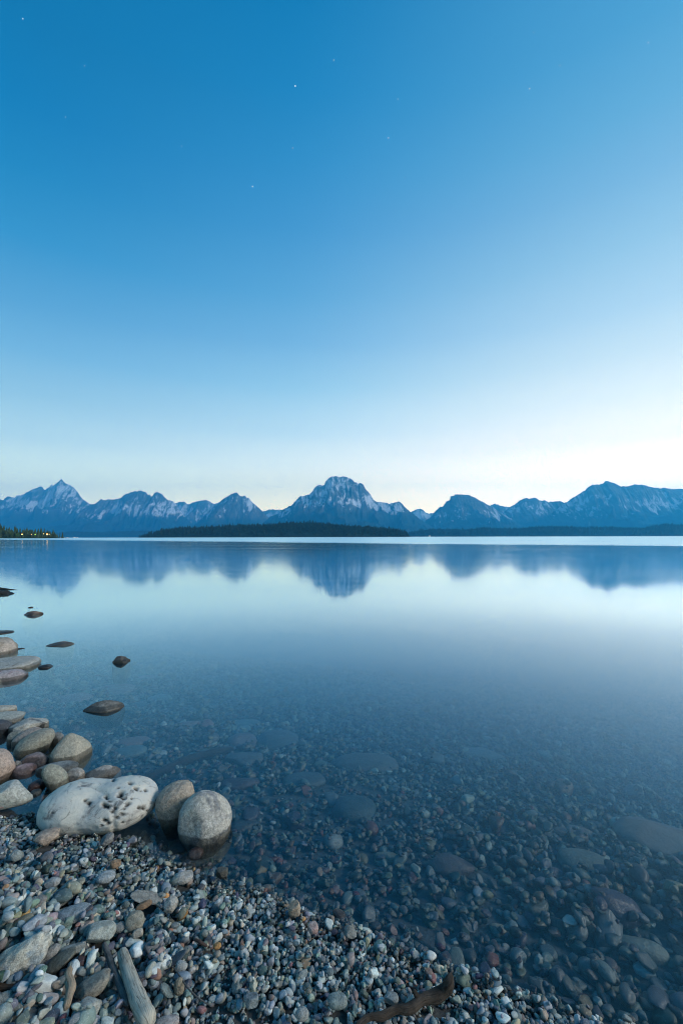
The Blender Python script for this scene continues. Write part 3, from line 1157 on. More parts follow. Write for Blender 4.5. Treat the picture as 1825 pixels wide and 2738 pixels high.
PALE = (0.46, 0.44, 0.39)
SAND = (0.42, 0.38, 0.31)
GREY = (0.26, 0.26, 0.25)
MID = (0.34, 0.33, 0.31)
DARK = (0.07, 0.07, 0.07)
KHAKI = (0.33, 0.32, 0.26)
PINK = (0.46, 0.34, 0.28)
MAUVE = (0.31, 0.20, 0.19)
SLATE = (0.10, 0.115, 0.125)
TEAL = (0.16, 0.21, 0.21)
BROWN = (0.20, 0.155, 0.12)

def keel(V):
    """a stone with a sharp crest and pointed ends"""
    x, z = V[:, 0].copy(), V[:, 2].copy()
    up = np.clip(z, 0, 1)
    V = V.copy()
    V[:, 1] *= 1 - 0.75 * up
    V[:, 2] = np.where(z > 0, z * (1 - 0.55 * np.abs(x - 0.15) ** 1.3), z)
    V[:, 1] *= 1 - 0.45 * np.abs(x) ** 2
    return V


# --- stones standing in the water along the left edge, far to near
stone('rock', 'dark low rock tip at the left edge beyond the pale dome rocks', (-60, 1687, 28, 1694), (0.10, 0.08, 0.07), DARK, 101, ratio=0.6)
stone('rock', 'warm grey upright rock at the left edge with stained foot', (-62, 1705, 35, 1746), (0.44, 0.38, 0.34), (0.30, 0.27, 0.22), 102, k=0.2, flat=3, stain=(0.16, 0.12, 0.07))
stone('rock', 'thin dark sliver of rock just breaking the surface', (31, 1733, 62, 1736), DARK, (0.05, 0.05, 0.05), 103, ratio=0.5)
stone('rock', 'long pale dome rock with brown patch at the left edge', (-45, 1759, 96, 1783), PALE, (0.36, 0.37, 0.36), 104, k=0.1, flat=2, stain=(0.14, 0.10, 0.06))
stone('rock', 'mauve grey pointed rock with red foot at the left edge', (-30, 1787, 65, 1813), (0.33, 0.29, 0.30), (0.42, 0.38, 0.39), 105, k=0.15, flat=4, stain=(0.25, 0.08, 0.08))
stone('rock', 'small cream rock cut off by the left edge below the mauve rock', (-40, 1803, 8, 1824), (0.50, 0.48, 0.38), PALE, 106, k=0.3)
stone('rock', 'grey brown lens shaped rock alone in the water off the dome rocks', (127, 1714, 193, 1724.5), (0.12, 0.11, 0.10), (0.22, 0.21, 0.20), 107, k=0.0, ratio=0.6, flat=3, warp=keel)
stone('rock', 'small black rock beside the long pale dome rock', (104, 1776.5, 139, 1784.5), DARK, (0.05, 0.045, 0.045), 108, k=0.0, ratio=0.7)
stone('rock', 'tiny dark rock farthest out in the water', (76, 1622, 88, 1624.8), DARK, (0.1, 0.09, 0.08), 109, k=0.0, sub=3)
stone('rock', 'dark rusty rock just in front of the tiny far rock', (64, 1632, 111, 1643.5), (0.10, 0.085, 0.08), (0.2, 0.15, 0.13), 110, k=0.05, flat=4, warp=keel, rough=0.16)
stone('rock', 'craggy black rock standing alone in the water', (301, 1753, 345, 1770), (0.06, 0.06, 0.06), (0.10, 0.10, 0.10), 111, k=0.15, flat=3, rough=0.5, speckle=0.6)
stone('rock', 'dark wedge rock with pale grey right side out in the water', (229, 1867, 328, 1894), (0.05, 0.05, 0.05), (0.30, 0.30, 0.28), 112, k=0.05, flat=5, scale=0.55, ratio=0.7, warp=keel, rough=0.16)
stone('rock', 'beige yellow stained rock at the left edge above the pale slab', (-45, 1880, 41, 1907), (0.44, 0.39, 0.31), PALE, 113, k=0.3, stain=(0.2, 0.14, 0.06))
stone('rock', 'pale greenish rock at the left edge behind the black rock', (-50, 1903, 57, 1930), (0.42, 0.42, 0.37), PALE, 114, k=0.3, flat=3)
stone('rock', 'blue black rock at the left edge', (-35, 1924, 27, 1958), (0.05, 0.055, 0.065), (0.10, 0.11, 0.13), 115, k=0.3, flat=4, rough=0.16)
stone('rock', 'pale grey peaked rock with dark blotch and tapering right end', (31, 1919, 119, 1954), MID, PALE, 116, k=0.3, flat=4, patch=(0.11, 0.11, 0.11))
stone('rock', 'small round greenish rock left of the tilted egg rock', (21, 1952, 61, 1984), (0.19, 0.22, 0.20), (0.24, 0.2, 0.19), 117, k=0.4, flat=1)
stone('rock', 'pinkish grey slab leaning behind the tilted egg rock', (38, 1948, 112, 1988), (0.36, 0.31, 0.28), (0.28, 0.25, 0.23), 118, k=0.4, tilt=22, flat=2, ratio=0.5)
stone('rock', 'grey submerged stone between the egg rock and the bell rock', (130, 1958, 168, 1985), SLATE, GREY, 137, k=0.1)
stone('rock', 'khaki egg shaped rock tilted up to the right', (42, 1951, 137, 2006), KHAKI, (0.28, 0.27, 0.23), 119, k=0.45, tilt=27, flat=0, rough=0.05, power=2.1, ratio=0.75)


def bell(V):
    z = V[:, 2]
    w = np.where(z > -0.2, 1 - 0.74 * np.clip((z + 0.2) / 1.2, 0, 1) ** 1.15, 1.0)
    V = V * np.stack([w, w, np.ones_like(w)], 1)
    V[:, 0] += -0.08 * np.clip(z, 0, 1)
    return V


stone('rock', 'sandy bell shaped rock with dark wet band round its foot', (140, 1957, 238, 2024), SAND, (0.36, 0.34, 0.28), 120, k=0.45, flat=1, rough=0.07, power=2.7, warp=bell, ratio=0.85, speckle=0.3)
stone('rock', 'flat pinkish wet stone in front of the tilted egg rock', (57, 2012, 130, 2034), (0.30, 0.22, 0.21), (0.24, 0.22, 0.22), 121, k=-0.15, ratio=0.7)
stone('rock', 'salmon pink rounded rock cut off by the left edge', (-75, 2005, 28, 2085), (0.52, 0.37, 0.29), (0.46, 0.36, 0.30), 122, k=0.6, flat=1, rough=0.16, ratio=0.9)
stone('rock', 'small tan stone behind the purple red rock', (24, 2035, 54, 2056), (0.3, 0.25, 0.21), GREY, 123, k=0.3)
stone('rock', 'purple red rounded rock near the salmon rock', (34, 2040, 91, 2064), (0.30, 0.19, 0.19), (0.40, 0.31, 0.31), 124, k=0.3, rough=0.16, flat=1)
stone('rock', 'flat grey slab lying behind the upright green egg rock', (100, 2037, 201, 2061), (0.25, 0.27, 0.27), (0.40, 0.41, 0.39), 125, k=0.1, ratio=0.5, flat=2)
stone('rock', 'small pale rock with rusty edge right of the green egg rock', (174, 2053, 223, 2086), (0.38, 0.33, 0.28), MID, 127, k=0.4, flat=3, stain=(0.3, 0.15, 0.06))
stone('rock', 'greenish khaki egg rock leaning steeply up to the right', (116, 2040, 181, 2100), (0.33, 0.34, 0.28), KHAKI, 126, k=0.5, tilt=38, flat=0, rough=0.05, power=2.05, ratio=0.8)
stone('rock', 'dark footed grey rock with white top behind the white boulder', (227, 2041, 318, 2069), (0.30, 0.28, 0.26), (0.46, 0.45, 0.43), 128, k=0.05, flat=4, ratio=0.6, warp=keel, rough=0.15, patch=(0.13, 0.11, 0.10))
stone('rock', 'small dark red wet stone left of the white boulder', (77, 2084, 117, 2104), (0.16, 0.08, 0.08), (0.2, 0.12, 0.12), 129, k=0.0)
stone('rock', 'little wet black stone left of the white boulder', (80, 2111, 106, 2122), SLATE, TEAL, 130, k=0.0, sub=3)


def wedge(V):
    z = V[:, 2]
    w = 1 - 0.55 * np.clip((z + 0.9) / 1.9, 0, 1) ** 0.9
    V = V * np.stack([w, np.ones_like(w), np.ones_like(w)], 1)
    V[:, 0] -= 0.16 * np.clip(z + 0.3, 0, 1.3)
    return V


stone('rock', 'big pale triangular slab on the gravel at the left edge', (-45, 2088, 96, 2163), (0.42, 0.44, 0.39), (0.50, 0.50, 0.46), 131, 'beach', k=0.75, flat=4, warp=wedge, power=2.8, ratio=0.5)
stone('rock', 'small flat pink stone against the pale triangular slab', (-25, 2140, 32, 2164), (0.44, 0.31, 0.27), (0.36, 0.27, 0.25), 132, 'beach', k=0.8, ratio=0.6)

# --- the white pitted boulder


def hero():
    X, Y, Z, a, b, c = solve((113, 2076, 414, 2244), 0.58, 0.84, lambda x, y: max(ground1(x, y), -0.03))
    V, Fc = ico(6)

    def ell(c0, r, tilt):
        # distance along each direction to an ellipsoid around c0 (the origin lies inside)
        ct, st = math.cos(tilt), math.sin(tilt)
        M = np.array([[ct, 0, st], [0, 1, 0], [-st, 0, ct]])
        d = (V @ M.T) / r
        o = (M @ -np.array(c0)) / r
        A = (d * d).sum(1)
        B = d @ o
        C = o @ o - 1
        disc = np.maximum(B * B - A * C, 0)
        return np.maximum((-B + np.sqrt(disc)) / A, 0.02)
    e1 = ell((-0.36, 0.0, -0.06), np.array([0.66, 0.92, 0.92]), 0.0)
    e2 = ell((0.38, 0.04, 0.08), np.array([0.64, 0.92, 0.86]), -0.35)
    e3 = ell((0.0, 0.0, -0.03), np.array([0.80, 0.84, 0.74]), 0)
    p = 9
    r = ((e1 ** p + e2 ** p + e3 ** p) / 1.6) ** (1 / p)
    W = V * r[:, None]
    W = (W - (W.min(0) + W.max(0)) / 2) / ((W.max(0) - W.min(0)) / 2)
    W = W * (1 + 0.05 * fbm(V * 1.6, 71, 3))[:, None]
    P = W * np.array([a, b, c])
    nrm = W / np.array([a, b, c])
    nrm /= np.linalg.norm(nrm, axis=1)[:, None]
    # pits: (picture x, y, radius px, depth)
    pits = [(278, 2150, 9, .020), (287, 2155, 7, .014), (284, 2131, 8, .016), (322, 2119, 8, .018), (328, 2133, 6, .014), (318, 2128, 9, .012),
            (303, 2147, 6, .010), (305, 2160, 7, .012), (278, 2192, 9, .018), (287, 2203, 7, .012), (233, 2144, 9, .014), (225, 2138, 5, .010),
            (364, 2108, 5, .012), (360, 2106, 4, .010), (387, 2111, 5, .013), (374, 2114, 3, .008), (302, 2085, 6, .010), (346, 2092, 5, .012),
            (340, 2148, 6, .012), (336, 2155, 4, .009), (371, 2160, 6, .015), (382, 2160, 6, .015), (393, 2166, 5, .010), (324, 2175, 8, .012),
            (310, 2186, 5, .010), (326, 2200, 5, .008), (298, 2170, 5, .010), (138, 2172, 3, .006), (314, 2106, 3, .006), (350, 2134, 3, .006),
            (270, 2207, 4, .008), (330, 2163, 6, .008), (291, 2140, 5, .008)]
    pit = np.zeros(len(P))
    Wp = P + np.array([X, Y, Z])
    u = CX + F * Wp[:, 0] / Wp[:, 1]
    w = HY - F * (Wp[:, 2] - CAMH) / Wp[:, 1]
    front = (nrm * (np.array([0, 0, CAMH]) - Wp)).sum(1) > 0
    jit = fbm(P * 75, 91, 3)
    depth = np.zeros(len(P))
    for qx, qy, qr, qd in pits:
        dd = np.hypot(u - qx, (w - qy) * 1.1) / (qr * 1.3 * (1 + 1.1 * jit))
        m = np.clip(1 - dd, 0, 1)
        m = m * m * (3 - 2 * m) * front
        depth = np.maximum(depth, qd * m)
        pit = np.maximum(pit, np.clip(m * 1.5, 0, 1))
    # the crease that runs between the two lobes
    cr = [(215, 2095), (240, 2100), (262, 2112), (285, 2128), (300, 2146), (303, 2170), (300, 2200), (305, 2225)]
    for (x0, y0), (x1, y1) in zip(cr[:-1], cr[1:]):
        t = np.clip(((u - x0) * (x1 - x0) + (w - y0) * (y1 - y0)) / ((x1 - x0) ** 2 + (y1 - y0) ** 2), 0, 1)
        dd = np.hypot(u - x0 - t * (x1 - x0), w - y0 - t * (y1 - y0))
        depth = np.maximum(depth, 0.005 * np.exp(-(dd / 6) ** 2) * front)
        pit = np.maximum(pit, 0.35 * np.exp(-(dd / 1.8) ** 2) * front * (jit > -0.1))
    P = P - nrm * depth[:, None]
    P = P + nrm * (0.0022 * fbm(P * 45, 17, 3))[:, None]
    N = Nodes('white_limestone')
    co = N.objco()
    at = N.n('ShaderNodeAttribute', attribute_type='GEOMETRY', attribute_name='pit')
    big = N.noise(co, 9, 5, 0.62)
    fine = N.noise(co, 110, 4, 0.7)
    blotch = N.noise(N.vec(co, (1, 1, 1.5)), 15, 5, 0.68, 0.7)
    c = N.mix(N.rng(big, 0.35, 0.65), (0.54, 0.51, 0.44), (0.42, 0.42, 0.40))
    c = N.mix(N.math('MULTIPLY', N.rng(blotch, 0.53, 0.66), 0.85), c, (0.13, 0.13, 0.13))
    c = N.mix(N.math('MULTIPLY', N.rng(fine, 0.5, 0.75), 0.45), c, (0.30, 0.29, 0.27))
    cr_n = N.noise(co, 8, 3, 0.5, 1.5)
    c = N.mix(N.math('MULTIPLY', N.rng(N.math('ABSOLUTE', N.math('SUBTRACT', cr_n, 0.5)), 0, 0.008, 1, 0), 0.55), c, (0.12, 0.12, 0.11))
    c = N.mix(at.outputs['Fac'], c, (0.035, 0.033, 0.03))
    zz = N.sepz(co)[2]
    c = N.mix(N.math('MULTIPLY', N.rng(zz, -0.01, -0.085), 0.45), c, (0.40, 0.33, 0.20))  # lower part tinted warmer, painting in the warm light on its front
    c, rr = wet(N, c, 0.85, co, 0.5, -0.004)
    N.bsdf(c, rr, N.bump(N.math('ADD', fine, N.math('MULTIPLY', big, 0.8)), 0.4, 0.005), 0.3)
    me = mesh('boulder', P, Fc, N.mat)
    at = me.attributes.new('pit', 'FLOAT', 'POINT')
    at.data.foreach_set('value', pit.astype(np.float32))
    o = link('boulder', me, loc=(X, Y, Z))
    tag(o, 'largest white boulder with black pits at the water edge', 'boulder')
    FOOT.append((X, Y, a * 0.92, b * 0.85))
    return X, Y, Z, a, b, c


HERO = hero()


def pear(V):
    z = V[:, 2]
    w = 1 - 0.38 * np.clip(-(z - 0.1) / 1.1, 0, 1)
    V = V * np.stack([w, w, np.ones_like(w)], 1)
    V[:, 0] += 0.10 * np.clip(z, 0, 1) - 0.12 * np.clip(-z, 0, 1)
    V[:, 2] += 0.10 * V[:, 0] * np.clip(z, 0, 1)
    return V


stone('boulder', 'beige boulder wedged between the white boulder and the egg boulder', (415, 2091, 516, 2192), (0.44, 0.37, 0.29), (0.34, 0.30, 0.26), 133, k=0.72, flat=2, warp=pear, ratio=0.85, rough=0.08, cat='boulder', sub=5)


def egg(V):
    z = V[:, 2]
    w = np.where(z > -0.35, 1 - 0.40 * np.clip((z + 0.35) / 1.35, 0, 1) ** 1.4, 1.0)
    V = V * np.stack([w, w, np.ones_like(w)], 1)
    V[:, 0] -= 0.10 * np.clip(z, 0, 1)
    return V


stone('boulder', 'pale egg shaped boulder with dark blotches right of the others', (474, 2105, 618, 2232), (0.52, 0.49, 0.42), (0.43, 0.42, 0.39), 134, k=0.72, flat=1, warp=egg, ratio=0.92, rough=0.07, power=2.0, vein=0.0, patch=(0.19, 0.20, 0.21),
      stain=(0.16, 0.155, 0.15), cat='boulder', sub=5)
stone('rock', 'flat blue grey stone under water below the beige boulder', (448, 2243, 508, 2286), TEAL, (0.22, 0.26, 0.27), 135, 'bed', flat=3)
stone('rock', 'pinkish brown stone poking up beside the gravel under the egg boulder', (500, 2266, 541, 2300), (0.40, 0.26, 0.22), MAUVE, 136, 'beach', k=0.4, flat=2)

# --- stones on the gravel
for nm, lab, bx, ca, cb, sd_, kw in [
    ('rock', 'tan broken wedge stone in front of the white boulder', (92, 2216, 153, 2264), (0.44, 0.35, 0.27), (0.36, 0.29, 0.24), 201, dict(flat=7, rough=0.14)),
    ('stone', 'slim finger of tan stone beside the tan wedge stone', (134, 2217, 157, 2234), (0.42, 0.34, 0.28), SAND, 202, dict(tilt=25, sub=3)),
    ('stone', 'dark grey stone with pale rim under the white boulder', (268, 2228, 302, 2262), (0.2, 0.2, 0.2), (0.34, 0.34, 0.32), 203, dict(tilt=30)),
    ('stone', 'pale blue grey egg stone in the middle of the upper gravel', (257, 2327, 304, 2364), (0.42, 0.45, 0.45), (0.36, 0.39, 0.40), 204, dict(flat=0, rough=0.05)),
    ('stone', 'pale grey dome stone near the gravel crest', (465, 2325, 513, 2366), (0.46, 0.44, 0.40), MID, 205, dict(flat=3)),
    ('stone', 'small green grey stone leaning on the pale dome stone', (454, 2342, 477, 2367), (0.24, 0.28, 0.26), TEAL, 206, dict(tilt=30, sub=3)),
    ('stone', 'flat half buried grey slab with an arched edge', (350, 2378, 431, 2422), (0.24, 0.24, 0.22), (0.3, 0.29, 0.26), 207, dict(tilt=-22, flat=1, k=0.2)),
    ('stone', 'pale angular shard stone right of the half buried slab', (436, 2397, 473, 2447), (0.46, 0.45, 0.41), MID, 208, dict(flat=7)),
    ('stone', 'large smooth blue grey egg stone on the left gravel', (139, 2420, 235, 2478), (0.30, 0.34, 0.36), (0.25, 0.29, 0.31), 209, dict(flat=0, rough=0.05, tilt=8)),
    ('stone', 'taupe brown bent stone at the far left of the gravel', (38, 2400, 117, 2453), (0.26, 0.23, 0.20), (0.32, 0.29, 0.26), 210, dict(flat=1, rough=0.16, tilt=16)),
    ('stone', 'flat pale greenish slab at the head of the driftwood', (231, 2461, 305, 2523), (0.42, 0.44, 0.39), (0.34, 0.37, 0.34), 211, dict(flat=4)),
    ('stone', 'upright olive grey stone like a thumb', (334, 2436, 382, 2491), (0.27, 0.26, 0.21), (0.34, 0.32, 0.27), 212, dict(flat=2, power=2.6)),
    ('stone', 'small pale speckled stone at the foot of the upright stone', (352, 2482, 379, 2510), (0.36, 0.34, 0.30), SAND, 213, dict(flat=3, sub=3)),
    ('stone', 'grey stone between the greenish slab and the upright stone', (300, 2461, 336, 2496), (0.25, 0.27, 0.26), GREY, 214, dict(flat=4)),
    ('stone', 'dark olive round stone behind the knobbly driftwood', (121, 2541, 195, 2603), (0.15, 0.15, 0.12), (0.19, 0.19, 0.16), 215, dict(flat=1, tilt=20)),
    ('stone', 'grey beige blocky stone above the dark olive round stone', (163, 2519, 223, 2557), (0.28, 0.31, 0.30), (0.36, 0.32, 0.26), 216, dict(flat=6, power=3)),
    ('stone', 'grey slanted stone left of the dark olive round stone', (117, 2524, 155, 2568), (0.30, 0.32, 0.32), MID, 217, dict(tilt=35, flat=1)),
    ('rock', 'long marbled white stone at the left edge of the gravel', (-28, 2519, 126, 2628), (0.60, 0.56, 0.45), (0.46, 0.48, 0.46), 218, dict(tilt=33, flat=0, rough=0.34, power=2.2, patch=(0.28, 0.33, 0.35), ratio=0.5, semi=(80, 43))),
    ('stone', 'brown grey broken block beside the dark stick', (203, 2604, 288, 2678), (0.23, 0.22, 0.19), (0.30, 0.28, 0.23), 219, dict(flat=7, tilt=20, power=3)),
    ('stone', 'long pale flake stone in the bottom left corner', (199, 2662, 262, 2745), (0.30, 0.34, 0.33), (0.38, 0.38, 0.34), 220, dict(tilt=38, flat=4)),
    ('stone', 'pale rounded stone at the left edge near the bottom', (-34, 2653, 31, 2709), (0.44, 0.44, 0.38), MID, 221, dict(flat=2)),
    ('stone', 'round grey stone in the bottom left corner', (8, 2690, 64, 2745), (0.22, 0.24, 0.24), (0.3, 0.31, 0.3), 222, dict(flat=1)),
    ('stone', 'pinkish grey stone at the foot of the pale driftwood', (412, 2714, 474, 2760), (0.42, 0.38, 0.36), (0.36, 0.33, 0.32), 223, dict(flat=1)),
    ('stone', 'flat topped teal stone on the far left gravel', (27, 2271, 57, 2303), (0.38, 0.42, 0.41), TEAL, 224, dict(flat=4)),
    ('stone', 'smooth green grey stone near the bottom centre', (872, 2654, 925, 2702), (0.24, 0.28, 0.27), (0.2, 0.24, 0.23), 227, dict(flat=1)),
    ('stone', 'heart shaped pale stone near the bottom edge', (786, 2692, 822, 2734), (0.34, 0.37, 0.37), MID, 228, dict(flat=3)),
    ('stone', 'dark three cornered stone high on the gravel crest', (912, 2474, 953, 2510), (0.19, 0.20, 0.18), GREY, 229, dict(flat=5, warp=wedge)),
    ('stone', 'upright tan stone on the gravel crest', (768, 2411, 800, 2457), (0.42, 0.33, 0.24), (0.3, 0.25, 0.2), 230, dict(flat=3)),
    ('stone', 'rounded grey stone left of the root at the bottom', (1024, 2654, 1062, 2688), (0.24, 0.27, 0.27), GREY, 231, dict(flat=2)),
    ('stone', 'flat squarish blue stone right of the twig', (650, 2655, 688, 2697), (0.25, 0.30, 0.32), SLATE, 232, dict(flat=6, power=3.2)),
    ('stone', 'long dark slate stone right of the pale driftwood', (436, 2548, 492, 2586), (0.14, 0.14, 0.16), SLATE, 233, dict(tilt=30, flat=1)),
    ('stone', 'pale stone beside the upper end of the twig', (466, 2564, 498, 2598), (0.38, 0.42, 0.42), MID, 234, dict(flat=3)),
    ('stone', 'round lilac stone against the pale driftwood', (362, 2598, 388, 2632), (0.42, 0.38, 0.40), MAUVE, 235, dict(flat=0)),
    ('stone', 'long brown stone standing right of the driftwood', (462, 2614, 489, 2664), (0.24, 0.21, 0.16), (0.3, 0.28, 0.24), 236, dict(flat=1)),
    ('stone', 'long slate green stone left of the standing brown stone', (427, 2626, 460, 2674), (0.17, 0.21, 0.21), TEAL, 237, dict(tilt=40, flat=0)),
    ('stone', 'orange rusty pebble in the middle of the gravel', (567, 2520, 588, 2540), (0.42, 0.20, 0.06), (0.36, 0.22, 0.1), 238, dict(flat=1, sub=3)),
    ('stone', 'flat orange brown flake beside the half buried slab', (362, 2408, 402, 2432), (0.34, 0.20, 0.11), BROWN, 239, dict(tilt=14, flat=3, sub=3)),
    ('stone', 'rust topped brown stone below the white boulder', (293, 2298, 320, 2323), (0.36, 0.22, 0.12), BROWN, 240, dict(flat=4, sub=3)),
    ('stone', 'olive pebble beside the pale blue egg stone', (188, 2348, 223, 2377), (0.28, 0.28, 0.22), KHAKI, 241, dict(tilt=20, flat=1)),
    ('stone', 'pale curved pebble left of the olive pebble', (148, 2358, 188, 2392), (0.42, 0.41, 0.38), MID, 242, dict(tilt=35, flat=1)),
    ('stone', 'white grey angular stone above the pale curved pebble', (118, 2345, 156, 2376), (0.38, 0.39, 0.38), MID, 243, dict(flat=5)),
    ('stone', 'purplish grey oval stone on the upper left gravel', (108, 2281, 138, 2310), (0.24, 0.23, 0.26), SLATE, 244, dict(flat=0)),
    ('stone', 'craggy black stone on the wet gravel crest', (575, 2318, 606, 2352), (0.05, 0.055, 0.05), (0.09, 0.09, 0.08), 245, dict(flat=7, rough=0.2)),
    ('stone', 'red and white broken pebble on the gravel', (820, 2465, 848, 2502), (0.40, 0.24, 0.22), (0.44, 0.38, 0.36), 246, dict(flat=5, sub=3)),
]:
    kw.setdefault('sub', 4)
    stone(nm, lab, bx, ca, cb, sd_, 'beach', cat='stone' if nm == 'stone' else 'rock', **kw)

# --- big stones lying under water
for lab, bx, ca, cb, sd_ in [
    ('wide mauve stone under water behind the dark wedge rock', (246, 1830, 354, 1864), MAUVE, (0.33, 0.24, 0.24), 301),
    ('dull purple stone under water left of the dark wedge rock', (132, 1851, 242, 1888), MAUVE, (0.22, 0.17, 0.19), 302),
    ('faint pink stone under water far out', (357, 1806, 414, 1821), (0.40, 0.28, 0.27), MAUVE, 303),
    ('pale sliver under water beside the faint pink stone', (410, 1803, 458, 1812), (0.45, 0.46, 0.45), MID, 304),
    ('reddish brown oval stone under water', (454, 1929, 536, 1958), (0.36, 0.22, 0.18), MAUVE, 305),
    ('long mauve stone under water right of the bell rock', (308, 1970, 398, 2000), (0.29, 0.20, 0.19), MAUVE, 306),
    ('teal three cornered slab under water right of the bell rock', (300, 1993, 388, 2032), (0.19, 0.26, 0.26), TEAL, 307),
    ('dim teal oval stone under water', (390, 1858, 456, 1889), TEAL, (0.2, 0.26, 0.27), 308),
    ('dim grey teal stone under water right of the dark wedge rock', (343, 1876, 398, 1902), SLATE, TEAL, 309),
    ('long pale teal stone under water', (582, 1924, 692, 1949), (0.24, 0.30, 0.30), TEAL, 310),
    ('small pale teal stone under water on the long teal stone', (633, 1941, 671, 1962), (0.32, 0.37, 0.37), TEAL, 311),
    ('dark mauve round stone under water', (605, 1960, 685, 2012), (0.22, 0.16, 0.17), (0.18, 0.14, 0.16), 312),
    ('large slate stone under water', (683, 1954, 796, 2016), SLATE, (0.13, 0.15, 0.17), 313),
    ('dim slate stone under water beyond the maroon stone', (598, 2010, 702, 2052), SLATE, (0.14, 0.15, 0.16), 314),
    ('broad dark grey stone under water in the middle', (888, 2014, 1062, 2078), (0.13, 0.13, 0.13), (0.17, 0.16, 0.16), 315),
    ('dark teal oval stone under water', (753, 2064, 869, 2114), (0.11, 0.16, 0.17), SLATE, 316),
    ('dark maroon stone under water right of the boulders', (588, 2074, 692, 2114), (0.13, 0.08, 0.09), (0.10, 0.07, 0.08), 317),
    ('deep teal rounded boulder under water', (884, 2128, 1003, 2206), (0.05, 0.10, 0.12), (0.07, 0.12, 0.14), 318),
    ('dark stone under water right of the egg boulder', (610, 2190, 692, 2232), (0.08, 0.09, 0.10), SLATE, 319),
    ('dark purple slab under water', (1143, 2284, 1266, 2352), (0.11, 0.09, 0.10), (0.15, 0.12, 0.12), 320),
    ('olive angular stone under water', (998, 2277, 1062, 2312), (0.20, 0.20, 0.15), KHAKI, 321),
    ('broad olive brown stone under water at the right', (1492, 2272, 1627, 2347), (0.20, 0.18, 0.14), (0.23, 0.22, 0.18), 322),
    ('largest mauve brown boulder under water at the right edge', (1655, 2194, 1905, 2320), (0.24, 0.18, 0.17), (0.20, 0.16, 0.16), 323),
    ('pale olive oval stone under water in the lower right', (1648, 2506, 1776, 2582), (0.30, 0.30, 0.25), (0.26, 0.27, 0.23), 324),
    ('dim brown stone under water above the olive brown stone', (1500, 2208, 1582, 2248), BROWN, MAUVE, 325),
    ('purple round stone under water beside the olive brown stone', (1440, 2317, 1500, 2351), (0.16, 0.12, 0.15), MAUVE, 326),
    ('maroon angular stone under water', (1353, 2358, 1416, 2402), (0.19, 0.12, 0.12), MAUVE, 327),
    ('dark mauve stone under water behind the beige boulder', (378, 2113, 443, 2146), (0.15, 0.12, 0.13), MAUVE, 328),
    ('small whitish stone under water near the sunken log', (415, 2006, 446, 2023), (0.6, 0.6, 0.57), PALE, 329),
    ('dim grey stone under water far out in the middle', (1230, 2000, 1345, 2040), (0.2, 0.17, 0.16), GREY, 330),
    ('tan pebbly stone under water in the lower right', (1305, 2470, 1350, 2500), (0.32, 0.27, 0.19), SAND, 331),
    ('pale teal stone under water in the lower right', (1570, 2540, 1620, 2575), (0.30, 0.36, 0.37), TEAL, 332),
    ('red brown stone under water near the bottom right', (1530, 2655, 1574, 2690), (0.30, 0.13, 0.10), BROWN, 333),
    ('striped tan stone under water near the bottom right', (1470, 2607, 1525, 2645), (0.26, 0.22, 0.17), KHAKI, 334),
    ('pink brown stone under water in the lower right', (1545, 2573, 1598, 2610), (0.34, 0.22, 0.19), MAUVE, 335),
]:
    stone('sunken_stone', lab, bx, ca, cb, sd_, 'bed', flat=1 + sd_ % 3, ratio=0.9, cat='stone', sub=4, speckle=0.2, k=0.45, under=1.15)

# ------------------------------------------------------------------ driftwood


def wood_mat2(ca, cb, seed, streak=60):
    N = Nodes('weathered_wood')
    at = N.n('ShaderNodeUVMap')
    co = N.vec(at.outputs[0], (1, 1, 1), (seed, seed * 2.3, 0))
    n = N.noise(N.vec(co, (3, streak, 1)), 1.0, 5, 0.65, 0.2)
    m = N.noise(N.objco(), 22, 4, 0.6)
    c = N.mix(N.rng(n, 0.32, 0.68), ca, cb)
    c = N.mix(N.math('MULTIPLY', N.rng(m, 0.52, 0.7), 0.7), c, tuple(x * 0.45 for x in ca))
    cr = N.noise(N.vec(co, (0.8, streak * 0.35, 1)), 1.0, 3, 0.5, 0.3)
    ck = N.rng(N.math('ABSOLUTE', N.math('SUBTRACT', cr, 0.5)), 0.0, 0.02, 1.0, 0.0)
    c = N.mix(N.math('MULTIPLY', ck, 0.75), c, tuple(x * 0.22 for x in ca))
    c, r = wet(N, c, 0.85, N.objco(), 0.45)
    hh = N.math('SUBTRACT', N.math('ADD', n, N.math('MULTIPLY', m, 0.5)), ck)
    N.bsdf(c, r, N.bump(hh, 0.8, 0.005), 0.25)
    return N.mat


